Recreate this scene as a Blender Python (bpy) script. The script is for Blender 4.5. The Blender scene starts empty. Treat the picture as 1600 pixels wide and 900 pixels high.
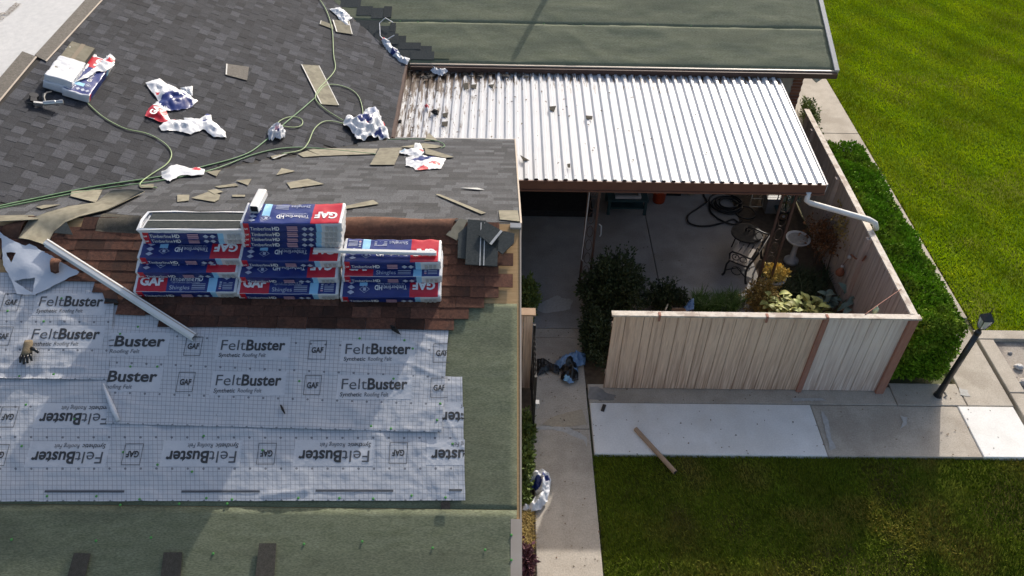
import bpy, math, random
import numpy as np
from mathutils import Vector, Matrix, noise
from mathutils.geometry import delaunay_2d_cdt
R = math.radians
scene = bpy.context.scene
COL = scene.collection
rnd = random.Random(7)
nrg = np.random.default_rng(11)

# ------------------------------------------------------------------ camera
CAMZ = 11.0
FPX = 1288.14                      # focal length in pixels of a 1600 px wide picture
FW = Vector((0.01701133, 0.73993598, -0.67246216))
RT = Vector((0.99977175, -0.00389367, 0.02100696))
UP = Vector((-0.01292546, 0.67266602, 0.73983333))
CO = Vector((0, 0, CAMZ))
cam = bpy.data.objects.new('camera', bpy.data.cameras.new('camera'))
COL.objects.link(cam)
cam.matrix_world = Matrix(((RT.x, UP.x, -FW.x, 0), (RT.y, UP.y, -FW.y, 0), (RT.z, UP.z, -FW.z, CAMZ), (0, 0, 0, 1)))
cam.data.sensor_width = 36
cam.data.lens = FPX / 1600 * 36
cam.data.clip_end = 2000
scene.camera = cam

# ------------------------------------------------------------------ sky, sun, exposure
SUN_EL, SUN_AZ = R(28.4), R(23.5)   # azimuth from +Y towards +X
w = bpy.data.worlds.new('World'); scene.world = w; w.use_nodes = True
nt = w.node_tree
sky = nt.nodes.new('ShaderNodeTexSky'); sky.sky_type = 'NISHITA'; sky.sun_disc = False
sky.sun_elevation = SUN_EL; sky.sun_rotation = SUN_AZ
sky.air_density = 1.0; sky.dust_density = 4.0; sky.ozone_density = .6      # a bright, slightly hazy day
nt.links.new(sky.outputs[0], nt.nodes['Background'].inputs[0])
nt.nodes['Background'].inputs[1].default_value = 0.145
sl = bpy.data.lights.new('sun', 'SUN'); sl.energy = 3.4; sl.angle = R(0.8); sl.color = (1, .94, .86)
so = bpy.data.objects.new('sun', sl); COL.objects.link(so)
sd = Vector((math.sin(SUN_AZ) * math.cos(SUN_EL), math.cos(SUN_AZ) * math.cos(SUN_EL), math.sin(SUN_EL)))
so.rotation_euler = sd.to_track_quat('Z', 'Y').to_euler(); so.location = (20, 40, 30)
vs = scene.view_settings
vs.view_transform = 'Standard'; vs.look = 'None'; vs.exposure = 0.25; vs.gamma = 1; vs.use_curve_mapping = False

# ------------------------------------------------------------------ frames: pixel of the photo -> point on a real plane
def ray(px, py):
    return FW + RT * ((px - 800) / FPX) - UP * ((py - 450) / FPX)
def pix(P):
    d = Vector(P) - CO; z = d.dot(FW)
    return 800 + FPX * d.dot(RT) / z, 450 - FPX * d.dot(UP) / z
class Frame:
    def __init__(s, o, u, v):
        s.o = Vector(o); s.u = Vector(u).normalized(); s.n = s.u.cross(Vector(v)).normalized(); s.v = s.n.cross(s.u)
        s.m = Matrix(((s.u.x, s.v.x, s.n.x, s.o.x), (s.u.y, s.v.y, s.n.y, s.o.y), (s.u.z, s.v.z, s.n.z, s.o.z), (0, 0, 0, 1)))
    def hit(s, px, py, off=0):
        d = ray(px, py); o = s.o + s.n * off
        return CO + d * ((o - CO).dot(s.n) / d.dot(s.n))
    def at(s, px, py, off=0):
        q = s.hit(px, py, off) - s.o
        return q.dot(s.u), q.dot(s.v)
    def poly(s, pts, off=0): return [s.at(*p, off) for p in pts]
    def w(s, a, b, h=0): return s.o + s.u * a + s.v * b + s.n * h
PT = .3728
SC = 1.10                          # size of the house and of what lies on it against the garden's metre
XR, YR, ZR = .2545, 8.011, 4.7795
YN, ZE, XE, YF = 12.740, 2.9978, -1.9653, 15.634
XFR, XLR, ZLR = 6.9340, -7.1588, 4.9338
G = Frame((0, 0, 0), (1, 0, 0), (0, 1, 0))
NEAR = Frame((XR, YR, ZR), (1, 0, 0), (0, 1, PT))            # b<0 is down towards the viewer
BACK = Frame((XR, YR, ZR), (1, 0, 0), (0, 1, -PT))           # b>0 is down, away
EAST = Frame((XLR, YN, ZLR), (1, 0, -PT), (0, 1, 0))         # a>0 is down, to the right
WEST = Frame((XLR, YN, ZLR), (1, 0, .07), (0, 1, 0))         # a<0 is away from the ridge, nearly flat
FAR = Frame((0, YF, ZE), (1, 0, 0), (0, 1, PT))              # b>0 is up, away
AWN = Frame((5.75, 11.94, 2.70), (1, 0, 0), (0, 3.6, .14))
def roofhit(px, py, off=0):
    best = None
    for F in (EAST, BACK, NEAR, FAR):
        q = F.hit(px, py, off); t = (q - CO).length
        ok = (XLR <= q.x <= XE + .02) if F is EAST else (YR <= q.y <= YN + .02) if F is BACK else (q.y < YR) if F is NEAR else (q.y > YF)
        if F is BACK and q.x < XE - (YN - q.y): ok = False
        if F is EAST and q.y < YN - (XE - q.x): ok = False
        if ok and (best is None or t < best[0]): best = (t, q, F.n)
    if best is None: q = BACK.hit(px, py, off); return q, BACK.n
    return best[1], best[2]

# ------------------------------------------------------------------ materials
MATS = {}
def mat(name, c, c2=None, ns=6, rough=.8, bump=0, bs=60, metal=0, tone=0, rand=0, stretch=(1, 1, 1), coord='Object', spec=.4, det=5, c3=None, n3=1.2, w3=.5, grain=0, gs=150, trans=0, splash=None):
    m = bpy.data.materials.new(name); m.use_nodes = True; t = m.node_tree; N = t.nodes; L = t.links
    b = N['Principled BSDF']; b.inputs['Roughness'].default_value = rough; b.inputs['Metallic'].default_value = metal
    b.inputs['Specular IOR Level'].default_value = spec
    tc = N.new('ShaderNodeTexCoord'); src = tc.outputs['Object']
    if coord == 'World': src = N.new('ShaderNodeNewGeometry').outputs['Position']
    mp = N.new('ShaderNodeMapping'); mp.inputs['Scale'].default_value = stretch; L.new(src, mp.inputs[0]); src = mp.outputs[0]
    if rand and coord == 'Object':
        oi0 = N.new('ShaderNodeObjectInfo'); mu0 = N.new('ShaderNodeMath'); mu0.operation = 'MULTIPLY'; mu0.inputs[1].default_value = 37
        L.new(oi0.outputs['Random'], mu0.inputs[0]); L.new(mu0.outputs[0], mp.inputs['Location'])
    def noi(s, d=det):
        n = N.new('ShaderNodeTexNoise'); n.inputs['Scale'].default_value = s; n.inputs['Detail'].default_value = d; L.new(src, n.inputs['Vector']); return n.outputs['Fac']
    def mixc(f, a, bb):
        x = N.new('ShaderNodeMix'); x.data_type = 'RGBA'; L.new(f, x.inputs[0])
        for i, v in ((6, a), (7, bb)):
            if isinstance(v, tuple): x.inputs[i].default_value = (*v, 1)
            else: L.new(v, x.inputs[i])
        return x.outputs[2]
    def ramp(f, lo, hi):
        r = N.new('ShaderNodeMapRange'); r.inputs[1].default_value = lo; r.inputs[2].default_value = hi; L.new(f, r.inputs[0]); return r.outputs[0]
    out = c
    if c2: out = mixc(ramp(noi(ns), .3, .7), c, c2)
    if c3:
        f3 = ramp(noi(n3, 6), .5, .62); mu = N.new('ShaderNodeMath'); mu.operation = 'MULTIPLY'; mu.inputs[1].default_value = w3; L.new(f3, mu.inputs[0])
        out = mixc(mu.outputs[0], out, c3)
    if splash:                                       # mud splashed up from the ground on to the foot of the boards
        sz = N.new('ShaderNodeSeparateXYZ'); L.new(tc.outputs['Object'], sz.inputs[0]); h = ramp(sz.outputs[2], 1.15, .05)
        mu = N.new('ShaderNodeMath'); mu.operation = 'MULTIPLY'; L.new(h, mu.inputs[0]); L.new(ramp(noi(5, 6), .32, .62), mu.inputs[1])
        m2 = N.new('ShaderNodeMath'); m2.operation = 'MULTIPLY'; m2.inputs[1].default_value = .85; L.new(mu.outputs[0], m2.inputs[0]); out = mixc(m2.outputs[0], out, splash)
    fac = None
    if grain:
        a = N.new('ShaderNodeMapRange'); a.inputs[1].default_value = .25; a.inputs[2].default_value = .75; a.inputs[3].default_value = 1 - grain; a.inputs[4].default_value = 1 + grain; L.new(noi(gs, 2), a.inputs[0])
        x = N.new('ShaderNodeVectorMath'); x.operation = 'SCALE'; L.new(a.outputs[0], x.inputs['Scale'])
        if isinstance(out, tuple): x.inputs[0].default_value = out
        else: L.new(out, x.inputs[0])
        out = x.outputs[0]
    if tone:
        at = N.new('ShaderNodeAttribute'); at.attribute_name = 'tone'
        a = N.new('ShaderNodeMath'); a.operation = 'MULTIPLY_ADD'; a.inputs[1].default_value = tone; a.inputs[2].default_value = 1 - tone * .5; L.new(at.outputs['Fac'], a.inputs[0]); fac = a.outputs[0]
    if rand:
        oi = N.new('ShaderNodeObjectInfo'); a = N.new('ShaderNodeMath'); a.operation = 'MULTIPLY_ADD'; a.inputs[1].default_value = rand; a.inputs[2].default_value = 1 - rand * .5
        L.new(oi.outputs['Random'], a.inputs[0])
        if fac is None: fac = a.outputs[0]
        else:
            mm = N.new('ShaderNodeMath'); mm.operation = 'MULTIPLY'; L.new(fac, mm.inputs[0]); L.new(a.outputs[0], mm.inputs[1]); fac = mm.outputs[0]
    if fac is not None:
        x = N.new('ShaderNodeVectorMath'); x.operation = 'SCALE'; L.new(fac, x.inputs['Scale'])
        if isinstance(out, tuple): x.inputs[0].default_value = out
        else: L.new(out, x.inputs[0])
        out = x.outputs[0]
    if isinstance(out, tuple): b.inputs['Base Color'].default_value = (*out, 1)
    else: L.new(out, b.inputs['Base Color'])
    if bump:
        bp = N.new('ShaderNodeBump'); bp.inputs['Strength'].default_value = bump; bp.inputs['Distance'].default_value = .01
        L.new(noi(bs, 3), bp.inputs['Height']); L.new(bp.outputs[0], b.inputs['Normal'])
    if trans: b.inputs['Transmission Weight'].default_value = trans
    MATS[name] = m
    return m
mat('asphalt_shingle', (.036, .038, .045), (.062, .065, .076), 60, .9, .5, 420, tone=1.1, rand=.2, grain=.35, gs=90)
mat('asphalt_shingle_far', (.048, .050, .055), (.080, .083, .091), 40, .9, .5, 300, tone=.9, grain=.35, gs=90)
mat('old_shingle', (.062, .027, .018), (.125, .054, .034), 30, .95, .6, 300, tone=.8, rand=.5, c3=(.045, .028, .022), n3=5, w3=.5, grain=.35, gs=110)
mat('shingle_back', (.20, .185, .135), (.27, .25, .19), 14, .9, .3, 120, rand=.35, c3=(.13, .115, .085), n3=6, w3=.5)
mat('shingle_dark', (.030, .038, .040), (.055, .064, .064), 40, .9, .5, 300, rand=.3)
mat('shingle_brown', (.12, .055, .034), (.19, .09, .055), 26, .95, .6, 240, rand=.2, c3=(.07, .035, .025), n3=4)
mat('adhesive', (.62, .62, .60), (.45, .45, .43), 30, .5)
mat('green_felt', (.14, .155, .092), (.185, .20, .128), 9, .92, .35, 300, stretch=(.5, 1.6, 1), c3=(.115, .124, .08), n3=1.3, w3=.5, grain=.38, gs=75)
mat('green_felt_far', (.165, .182, .112), (.21, .222, .148), 7, .92, .35, 260, stretch=(.4, 1.6, 1), c3=(.14, .15, .097), n3=1.1, w3=.5, grain=.3, gs=60)
mat('shingle_grey', (.13, .12, .105), (.18, .165, .145), 26, .95, .6, 240, rand=.2, grain=.3, gs=90)
mat('shingle_olive', (.060, .054, .042), (.085, .076, .060), 26, .95, .5, 240, rand=.2, grain=.3, gs=90)
mat('deck', (.44, .27, .12), (.55, .36, .18), 14, .85, .2, 80, stretch=(.3, 3, 1))
mat('drip_metal', (.42, .35, .28), (.48, .41, .34), 4, .5, spec=.5)
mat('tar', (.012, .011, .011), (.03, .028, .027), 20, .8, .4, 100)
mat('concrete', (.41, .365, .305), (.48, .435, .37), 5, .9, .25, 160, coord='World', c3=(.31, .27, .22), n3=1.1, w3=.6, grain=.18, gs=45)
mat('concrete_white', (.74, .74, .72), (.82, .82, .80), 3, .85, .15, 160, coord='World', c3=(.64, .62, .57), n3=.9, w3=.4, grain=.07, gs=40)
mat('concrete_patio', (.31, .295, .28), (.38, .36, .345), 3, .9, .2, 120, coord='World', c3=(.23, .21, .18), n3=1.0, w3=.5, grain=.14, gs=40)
mat('soil', (.07, .05, .035), (.12, .09, .06), 12, .95, .6, 60, coord='World')
mat('ground', (.10, .11, .05), (.14, .14, .07), 2, .95, .3, 30, coord='World')
mat('lawn_base', (.075, .13, .010), (.11, .17, .010), 1.5, 1, .5, 50, spec=0, coord='World', c3=(.15, .15, .03), n3=.6, w3=.6)
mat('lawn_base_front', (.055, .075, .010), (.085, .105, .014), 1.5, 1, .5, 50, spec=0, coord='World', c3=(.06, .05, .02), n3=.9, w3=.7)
mat('stain_sand', (.46, .40, .30), (.36, .31, .24), 30, .95, .3, 120, coord='World')
mat('stain_dark', (.20, .195, .185), (.27, .26, .25), 14, .9, .2, 120, coord='World')
mat('stain_pale', (.50, .50, .48), (.40, .39, .37), 25, .9, .2, 120, coord='World')
mat('lawn_blade', (.36, .46, .006), (.46, .53, .008), 1.3, .9, tone=1.0, coord='World', c3=(.46, .47, .03), n3=.75, w3=.4, spec=.05)
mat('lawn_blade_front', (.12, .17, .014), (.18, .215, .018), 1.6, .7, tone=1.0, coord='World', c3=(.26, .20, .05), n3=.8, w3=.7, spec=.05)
mat('hedge_leaf', (.135, .27, .014), (.22, .36, .022), 3, .7, spec=.15, tone=1.1, coord='World', c3=(.28, .32, .05), n3=1.5, w3=.5)
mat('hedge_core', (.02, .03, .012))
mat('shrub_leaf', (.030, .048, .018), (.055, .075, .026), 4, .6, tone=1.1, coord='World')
mat('bed_leaf', (.09, .14, .03), (.16, .20, .045), 8, .6, tone=1.0, coord='World')
mat('grass_leaf', (.06, .13, .02), (.10, .17, .03), 8, .6, tone=1.0, coord='World')
mat('dry_leaf', (.28, .19, .06), (.36, .27, .08), 8, .8, tone=1.0, coord='World')
mat('rust_leaf', (.13, .055, .02), (.2, .09, .035), 8, .8, tone=1.0, coord='World')
mat('yellow_flower', (.80, .66, .22), (.70, .48, .10), 12, .7, tone=.8, coord='World')
mat('hosta_leaf', (.46, .44, .14), (.30, .36, .10), 5, .6, tone=.9, coord='World')
mat('blue_leaf', (.09, .15, .13), (.14, .20, .17), 6, .6, tone=.8, coord='World')
mat('purple_leaf', (.10, .035, .05), (.16, .07, .08), 8, .7, tone=.9, coord='World')
mat('bark', (.10, .07, .05), (.16, .12, .09), 20, .9, .6, 60)
mat('fence_board', (.77, .56, .41), (.83, .65, .50), 9, .85, .3, 90, stretch=(8, 8, .35), rand=.10, c3=(.45, .29, .21), n3=3.2, w3=.45, splash=(.36, .22, .15), grain=.12, gs=20)
mat('fence_board_pale', (.80, .68, .60), (.86, .77, .70), 9, .85, .35, 90, stretch=(8, 8, .35), rand=.06, c3=(.50, .36, .30), n3=3.2, w3=.35, splash=(.48, .34, .27))
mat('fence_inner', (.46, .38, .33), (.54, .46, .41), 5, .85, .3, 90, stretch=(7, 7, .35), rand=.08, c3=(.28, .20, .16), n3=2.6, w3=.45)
mat('groove', (.24, .15, .11), (.32, .21, .16), 8, .9)
mat('fence_cap', (.62, .55, .47), (.74, .68, .60), 12, .85, .4, 80, stretch=(1, 1, 1), c3=(.30, .22, .17), n3=5, w3=.6)
mat('fence_post', (.34, .16, .115), (.40, .21, .155), 10, .85, .3, 60, stretch=(3, 3, .6))
mat('brown_paint', (.13, .058, .04), (.16, .075, .05), 6, .5, spec=.5)
mat('post_brown', (.075, .042, .032), (.10, .056, .042), 6, .6)
mat('white_paint', (.80, .80, .78), (.72, .72, .70), 4, .4, spec=.5)
mat('grey_trim', (.52, .50, .47), (.60, .58, .55), 6, .5, spec=.5)
mat('pale_stucco', (.42, .36, .31), (.48, .42, .36), 6, .9, .4, 100)
mat('siding', (.38, .34, .31), (.44, .40, .36), 6, .85, .2, 60)
mat('brick', (.16, .065, .04), (.24, .10, .065), 12, .9, .5, 90, rand=.5)
mat('mortar', (.36, .34, .31), None)
mat('iron', (.008, .008, .009), (.02, .02, .022), 30, .45, spec=.5)
mat('lamp_black', (.012, .013, .015), (.022, .023, .026), 20, .35, spec=.6)
mat('lamp_glass', (.75, .8, .85), None, rough=.15, trans=.6)
mat('slat', (.30, .265, .235), (.38, .34, .30), 9, .8, .3, 60, stretch=(1, .2, 1), rand=.3)
mat('rubber', (.010, .010, .011), None, rough=.5, spec=.5)
mat('hose_green', (.09, .20, .085), (.13, .25, .12), 12, .5, spec=.5)
mat('hose_light', (.26, .36, .16), (.32, .42, .22), 12, .5, spec=.5)
mat('orange_plastic', (.62, .085, .02), None, rough=.45, spec=.5)
mat('teal_paint', (.022, .055, .060), (.03, .07, .075), 8, .6)
mat('grey_plastic', (.16, .16, .16), (.2, .2, .2), 6, .5)
mat('light_grey', (.42, .42, .42), (.5, .5, .5), 8, .5)
mat('cream', (.55, .50, .40), None, rough=.5)
mat('terracotta', (.24, .09, .05), (.30, .12, .07), 12, .7)
mat('blue_tarp', (.13, .25, .46), (.20, .34, .55), 9, .35, .2, 60, spec=.6)
mat('black_plastic', (.006, .006, .007), (.014, .014, .015), 10, .3, spec=.6)
mat('cardboard', (.36, .25, .17), (.42, .30, .21), 12, .85)
mat('wrap_white', (.72, .73, .75), (.62, .64, .68), 14, .38, .25, 70, spec=.55)
mat('wrap_blue', (.013, .028, .155), (.018, .038, .20), 10, .3, .12, 60, spec=.6)
mat('wrap_red', (.50, .012, .030), (.58, .018, .040), 10, .3, .12, 60, spec=.6)
mat('wrap_sky', (.27, .56, .80), (.33, .62, .84), 10, .3, .12, 60, spec=.6)
mat('print_white', (.85, .85, .85), None, rough=.4)
mat('print_pale', (.46, .50, .62), None, rough=.4)
mat('print_pink', (.58, .34, .42), None, rough=.4)
mat('print_ink', (.045, .047, .05), None, rough=.6)
mat('print_dim', (.085, .09, .10), None, rough=.6)
mat('print_brown', (.33, .29, .25), None, rough=.6)
mat('cap_green', (.09, .30, .07), None, rough=.4)
mat('silver', (.62, .63, .62), (.5, .5, .5), 20, .3, metal=.8)
mat('glove_cloth', (.20, .15, .09), (.27, .21, .13), 40, .9, .4, 120)
mat('green_glass', (.45, .62, .42), None, rough=.2, spec=.6)
mat('leaf_litter', (.10, .065, .04), (.20, .14, .09), 30, .9, tone=1.0)
mat('leaf_pale', (.24, .20, .15), None, rough=.9, tone=.8)
mat('gravel', (.30, .26, .22), (.42, .38, .33), 30, .95, .8, 60, coord='World', c3=(.16, .14, .13), n3=2.4, w3=.7)
mat('stone', (.34, .31, .28), (.42, .39, .36), 10, .9, .4, 60, rand=.4)

def felt_material(name, base, flip, dotoff):
    """white synthetic felt: printed grid of thin lines and rows of dots, in the sheet's own metres"""
    m = bpy.data.materials.new(name); m.use_nodes = True; t = m.node_tree; N = t.nodes; L = t.links
    b = N['Principled BSDF']; b.inputs['Roughness'].default_value = .27; b.inputs['Specular IOR Level'].default_value = .6
    tc = N.new('ShaderNodeTexCoord'); sx = N.new('ShaderNodeSeparateXYZ'); L.new(tc.outputs['UV'], sx.inputs[0])
    def ma(op, a, bb=None, cc=None):
        n = N.new('ShaderNodeMath'); n.operation = op
        for i, v in enumerate((a, bb, cc)):
            if v is None: continue
            if isinstance(v, (int, float)): n.inputs[i].default_value = v
            else: L.new(v, n.inputs[i])
        return n.outputs[0]
    X, Y = sx.outputs[0], sx.outputs[1]
    def line(c, per, wd):
        f = ma('FRACT', ma('DIVIDE', c, per)); d = ma('ABSOLUTE', ma('SUBTRACT', f, .5)); return ma('LESS_THAN', d, wd / per / 2)
    band = ma('FRACT', ma('DIVIDE', ma('ADD', Y, dotoff), .325))     # 0..1 across one printed band
    clear = ma('MULTIPLY', ma('GREATER_THAN', band, .30), ma('LESS_THAN', band, .72))
    xf = ma('FRACT', ma('DIVIDE', X, 1.085))
    clear = ma('MULTIPLY', clear, ma('LESS_THAN', xf, .60))
    grid = ma('MAXIMUM', line(X, .0455, .0042), line(Y, .0455, .0042))
    dx = ma('MULTIPLY', ma('SUBTRACT', ma('FRACT', ma('DIVIDE', X, .155)), .5), .155)
    dy = ma('MULTIPLY', ma('SUBTRACT', ma('FRACT', ma('ADD', band, .5)), .5), .325)
    dot = ma('LESS_THAN', ma('ADD', ma('MULTIPLY', dx, dx), ma('MULTIPLY', dy, dy)), .0125 ** 2)
    no = N.new('ShaderNodeTexNoise'); no.inputs['Scale'].default_value = 5; no.inputs['Detail'].default_value = 5; L.new(tc.outputs['Object'], no.inputs['Vector'])
    mx = N.new('ShaderNodeMix'); mx.data_type = 'RGBA'; L.new(no.outputs['Fac'], mx.inputs[0])
    mx.inputs[6].default_value = (*[c * .88 for c in base], 1); mx.inputs[7].default_value = (*base, 1)
    def over(col, fac, c, k):
        x = N.new('ShaderNodeMix'); x.data_type = 'RGBA'; L.new(ma('MULTIPLY', fac, k), x.inputs[0]); L.new(col, x.inputs[6]); x.inputs[7].default_value = (*c, 1); return x.outputs[2]
    o = over(mx.outputs[2], grid, (.10, .10, .11), .60)
    o = over(o, dot, (.07, .07, .08), .7)
    L.new(o, b.inputs['Base Color'])
    n2 = N.new('ShaderNodeTexNoise'); n2.inputs['Scale'].default_value = 9; n2.inputs['Detail'].default_value = 4; L.new(tc.outputs['Object'], n2.inputs['Vector'])
    bp = N.new('ShaderNodeBump'); bp.inputs['Strength'].default_value = .5; bp.inputs['Distance'].default_value = .02
    L.new(n2.outputs['Fac'], bp.inputs['Height']); L.new(bp.outputs[0], b.inputs['Normal'])
    MATS[name] = m
felt_material('felt_white', (.54, .555, .585), 1, 0)
mat('felt_ground', (.565, .58, .61), (.52, .535, .565), 10, .27, .2, 40)
mat('felt_plain', (.70, .685, .66), (.60, .59, .57), 10, .5, .3, 40, stretch=(1, 1, 1))
mat('felt_back', (.58, .62, .68), (.50, .54, .61), 5, .3, .2, 30, spec=.6)
def awning_material():
    m = mat('white_metal', (.66, .67, .68), (.60, .61, .63), 3, .35, spec=.5)
    t = m.node_tree; N = t.nodes; L = t.links; b = N['Principled BSDF']
    src = b.inputs['Base Color'].links[0].from_socket
    g = N.new('ShaderNodeNewGeometry'); s = N.new('ShaderNodeSeparateXYZ'); L.new(g.outputs['Position'], s.inputs[0])
    n1 = N.new('ShaderNodeTexNoise'); n1.inputs['Scale'].default_value = 3.2; n1.inputs['Detail'].default_value = 8; n1.inputs['Roughness'].default_value = .7
    mp = N.new('ShaderNodeMapping'); mp.inputs['Scale'].default_value = (6.5, .7, 1); L.new(g.outputs['Position'], mp.inputs[0]); L.new(mp.outputs[0], n1.inputs['Vector'])
    def ma(op, a, bb):
        n = N.new('ShaderNodeMath'); n.operation = op
        for i, v in enumerate((a, bb)):
            if isinstance(v, (int, float)): n.inputs[i].default_value = v
            else: L.new(v, n.inputs[i])
        return n.outputs[0]
    def rng(v, a, bb):
        r = N.new('ShaderNodeMapRange'); r.inputs[1].default_value = a; r.inputs[2].default_value = bb; L.new(v, r.inputs[0]); return r.outputs[0]
    left = rng(s.outputs[0], .6, -2.2); back = rng(s.outputs[1], 14.4, 15.6)      # dirt washed against the house walls
    k = ma('ADD', ma('MULTIPLY', left, .21), ma('MULTIPLY', back, .20))
    f = rng(ma('ADD', n1.outputs['Fac'], k), .66, .74)
    x = N.new('ShaderNodeMix'); x.data_type = 'RGBA'; L.new(f, x.inputs[0]); L.new(src, x.inputs[6]); x.inputs[7].default_value = (.10, .065, .04, 1)
    L.new(x.outputs[2], b.inputs['Base Color'])
awning_material()

# ------------------------------------------------------------------ mesh helpers
class MB:
    def __init__(s): s.v = []; s.f = []; s.mi = []; s.t = []; s.m = []; s.tone = .5
    def _mi(s, m):
        if m not in s.m: s.m.append(m)
        return s.m.index(m)
    def add(s, vs, fs, m, tone=None):
        k = len(s.v); s.v += [tuple(v) for v in vs]; i = s._mi(m)
        for f in fs: s.f.append([k + j for j in f]); s.mi.append(i); s.t.append(s.tone if tone is None else tone)
        return s
    def box(s, x0, x1, y0, y1, z0, z1, m, M=None, tone=None):
        vs = [(x, y, z) for z in (z0, z1) for y in (y0, y1) for x in (x0, x1)]
        if M is not None: vs = [M @ Vector(v) for v in vs]
        return s.add(vs, [(0, 2, 3, 1), (4, 5, 7, 6), (0, 1, 5, 4), (2, 6, 7, 3), (0, 4, 6, 2), (1, 3, 7, 5)], m, tone)
    def prism(s, poly, z0, z1, m, msides=None):
        n = len(poly); ar = sum(poly[i][0] * poly[(i + 1) % n][1] - poly[(i + 1) % n][0] * poly[i][1] for i in range(n))
        if ar < 0: poly = poly[::-1]
        vs = [(x, y, z0) for x, y in poly] + [(x, y, z1) for x, y in poly]
        s.add(vs, [tuple(range(n))[::-1], tuple(range(n, 2 * n))], m)
        k = len(s.v) - 2 * n; i2 = s._mi(msides or m)
        for i in range(n):
            j = (i + 1) % n; s.f.append([k + i, k + j, k + n + j, k + n + i]); s.mi.append(i2); s.t.append(s.tone)
        return s
    def tube(s, pts, r, m, n=7, caps=True, closed=False):
        pts = [Vector(p) for p in pts]; rr = r if isinstance(r, (list, tuple)) else [r] * len(pts); vs = []; fs = []; N = len(pts)
        pa = None
        for i, p in enumerate(pts):
            if closed: d = (pts[(i + 1) % N] - pts[i - 1])
            else: d = (pts[min(i + 1, N - 1)] - pts[max(i - 1, 0)])
            d = d.normalized() if d.length > 1e-9 else Vector((0, 0, 1))
            if pa is None: pa = d.orthogonal().normalized()
            pa = (pa - d * pa.dot(d)); pa = pa.normalized() if pa.length > 1e-6 else d.orthogonal().normalized()
            q = d.cross(pa)
            for k in range(n):
                a = 2 * math.pi * k / n; vs.append(p + (pa * math.cos(a) + q * math.sin(a)) * rr[i])
        for i in range(N if closed else N - 1):
            for k in range(n):
                i2 = (i + 1) % N; fs.append((i * n + k, i * n + (k + 1) % n, i2 * n + (k + 1) % n, i2 * n + k))
        if caps and not closed: fs += [tuple(range(n))[::-1], tuple((N - 1) * n + k for k in range(n))]
        return s.add(vs, fs, m)
    def lathe(s, prof, m, n=20, c=(0, 0, 0)):
        vs = []; fs = []
        for r, z in prof:
            for k in range(n): a = 2 * math.pi * k / n; vs.append((c[0] + r * math.cos(a), c[1] + r * math.sin(a), c[2] + z))
        for i in range(len(prof) - 1):
            for k in range(n): fs.append((i * n + k, i * n + (k + 1) % n, (i + 1) * n + (k + 1) % n, (i + 1) * n + k))
        fs += [tuple(range(n))[::-1], tuple((len(prof) - 1) * n + k for k in range(n))]
        return s.add(vs, fs, m)
    def mesh(s, name, smooth=False):
        me = bpy.data.meshes.new(name); me.from_pydata(s.v, [], s.f)
        for m in s.m: me.materials.append(MATS[m])
        me.polygons.foreach_set('material_index', s.mi)
        a = me.attributes.new('tone', 'FLOAT', 'FACE'); a.data.foreach_set('value', s.t)
        if smooth: me.polygons.foreach_set('use_smooth', [True] * len(s.f))
        me.update(); return me
def np_mesh(name, V, F, m, tone):
    """V (n,3), F (k,q) -> mesh"""
    me = bpy.data.meshes.new(name); k, q = F.shape
    me.vertices.add(len(V)); me.vertices.foreach_set('co', V.astype(np.float32).ravel())
    me.loops.add(k * q); me.loops.foreach_set('vertex_index', F.astype(np.int32).ravel())
    me.polygons.add(k); me.polygons.foreach_set('loop_start', (np.arange(k) * q).astype(np.int32)); me.polygons.foreach_set('loop_total', np.full(k, q, np.int32))
    me.update(calc_edges=True); me.polygons.foreach_set('use_smooth', np.zeros(k, bool))
    a = me.attributes.new('tone', 'FLOAT', 'FACE'); a.data.foreach_set('value', np.asarray(tone, np.float32))
    me.materials.append(MATS[m]); return me
WM = {}
def _set(o, parent, mw):
    mw = mw.copy() if mw is not None else (WM[parent.name].copy() if parent else Matrix.Identity(4))
    COL.objects.link(o); WM[o.name] = mw
    if parent: o.parent = parent; o.matrix_local = WM[parent.name].inverted() @ mw
    else: o.matrix_world = mw
    return o
def tag(o, label=None, cat=None, group=None, kind=None):
    for k, v in (('label', label), ('category', cat), ('group', group), ('kind', kind)):
        if v: o[k] = v
    return o
def T(x, y, z): return Matrix.Translation((x, y, z))
def thing(name, label, cat, mw, group=None):
    o = bpy.data.objects.new(name, None); o.empty_display_size = .2
    return tag(_set(o, None, mw), label, cat, group)
def part(name, mb, parent, mw=None, label=None, kind=None, smooth=False):
    me = mb.mesh(name, smooth) if isinstance(mb, MB) else mb
    return tag(_set(bpy.data.objects.new(name, me), parent, mw), label, None, None, kind)
def solo(name, mb, mw, label, cat, group=None, smooth=False):
    me = mb.mesh(name, smooth) if isinstance(mb, MB) else mb
    return tag(_set(bpy.data.objects.new(name, me), None, mw), label, cat, group)
def struct(name, mb, mw=None, kind='structure'):
    me = mb.mesh(name) if isinstance(mb, MB) else mb
    return tag(_set(bpy.data.objects.new(name, me), None, mw or Matrix.Identity(4)), kind=kind)
def inpoly(x, y, P):
    c = False; n = len(P); j = n - 1
    for i in range(n):
        xi, yi = P[i]; xj, yj = P[j]
        if (yi > y) != (yj > y) and x < (xj - xi) * (y - yi) / (yj - yi) + xi: c = not c
        j = i
    return c
_txt = {}
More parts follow.
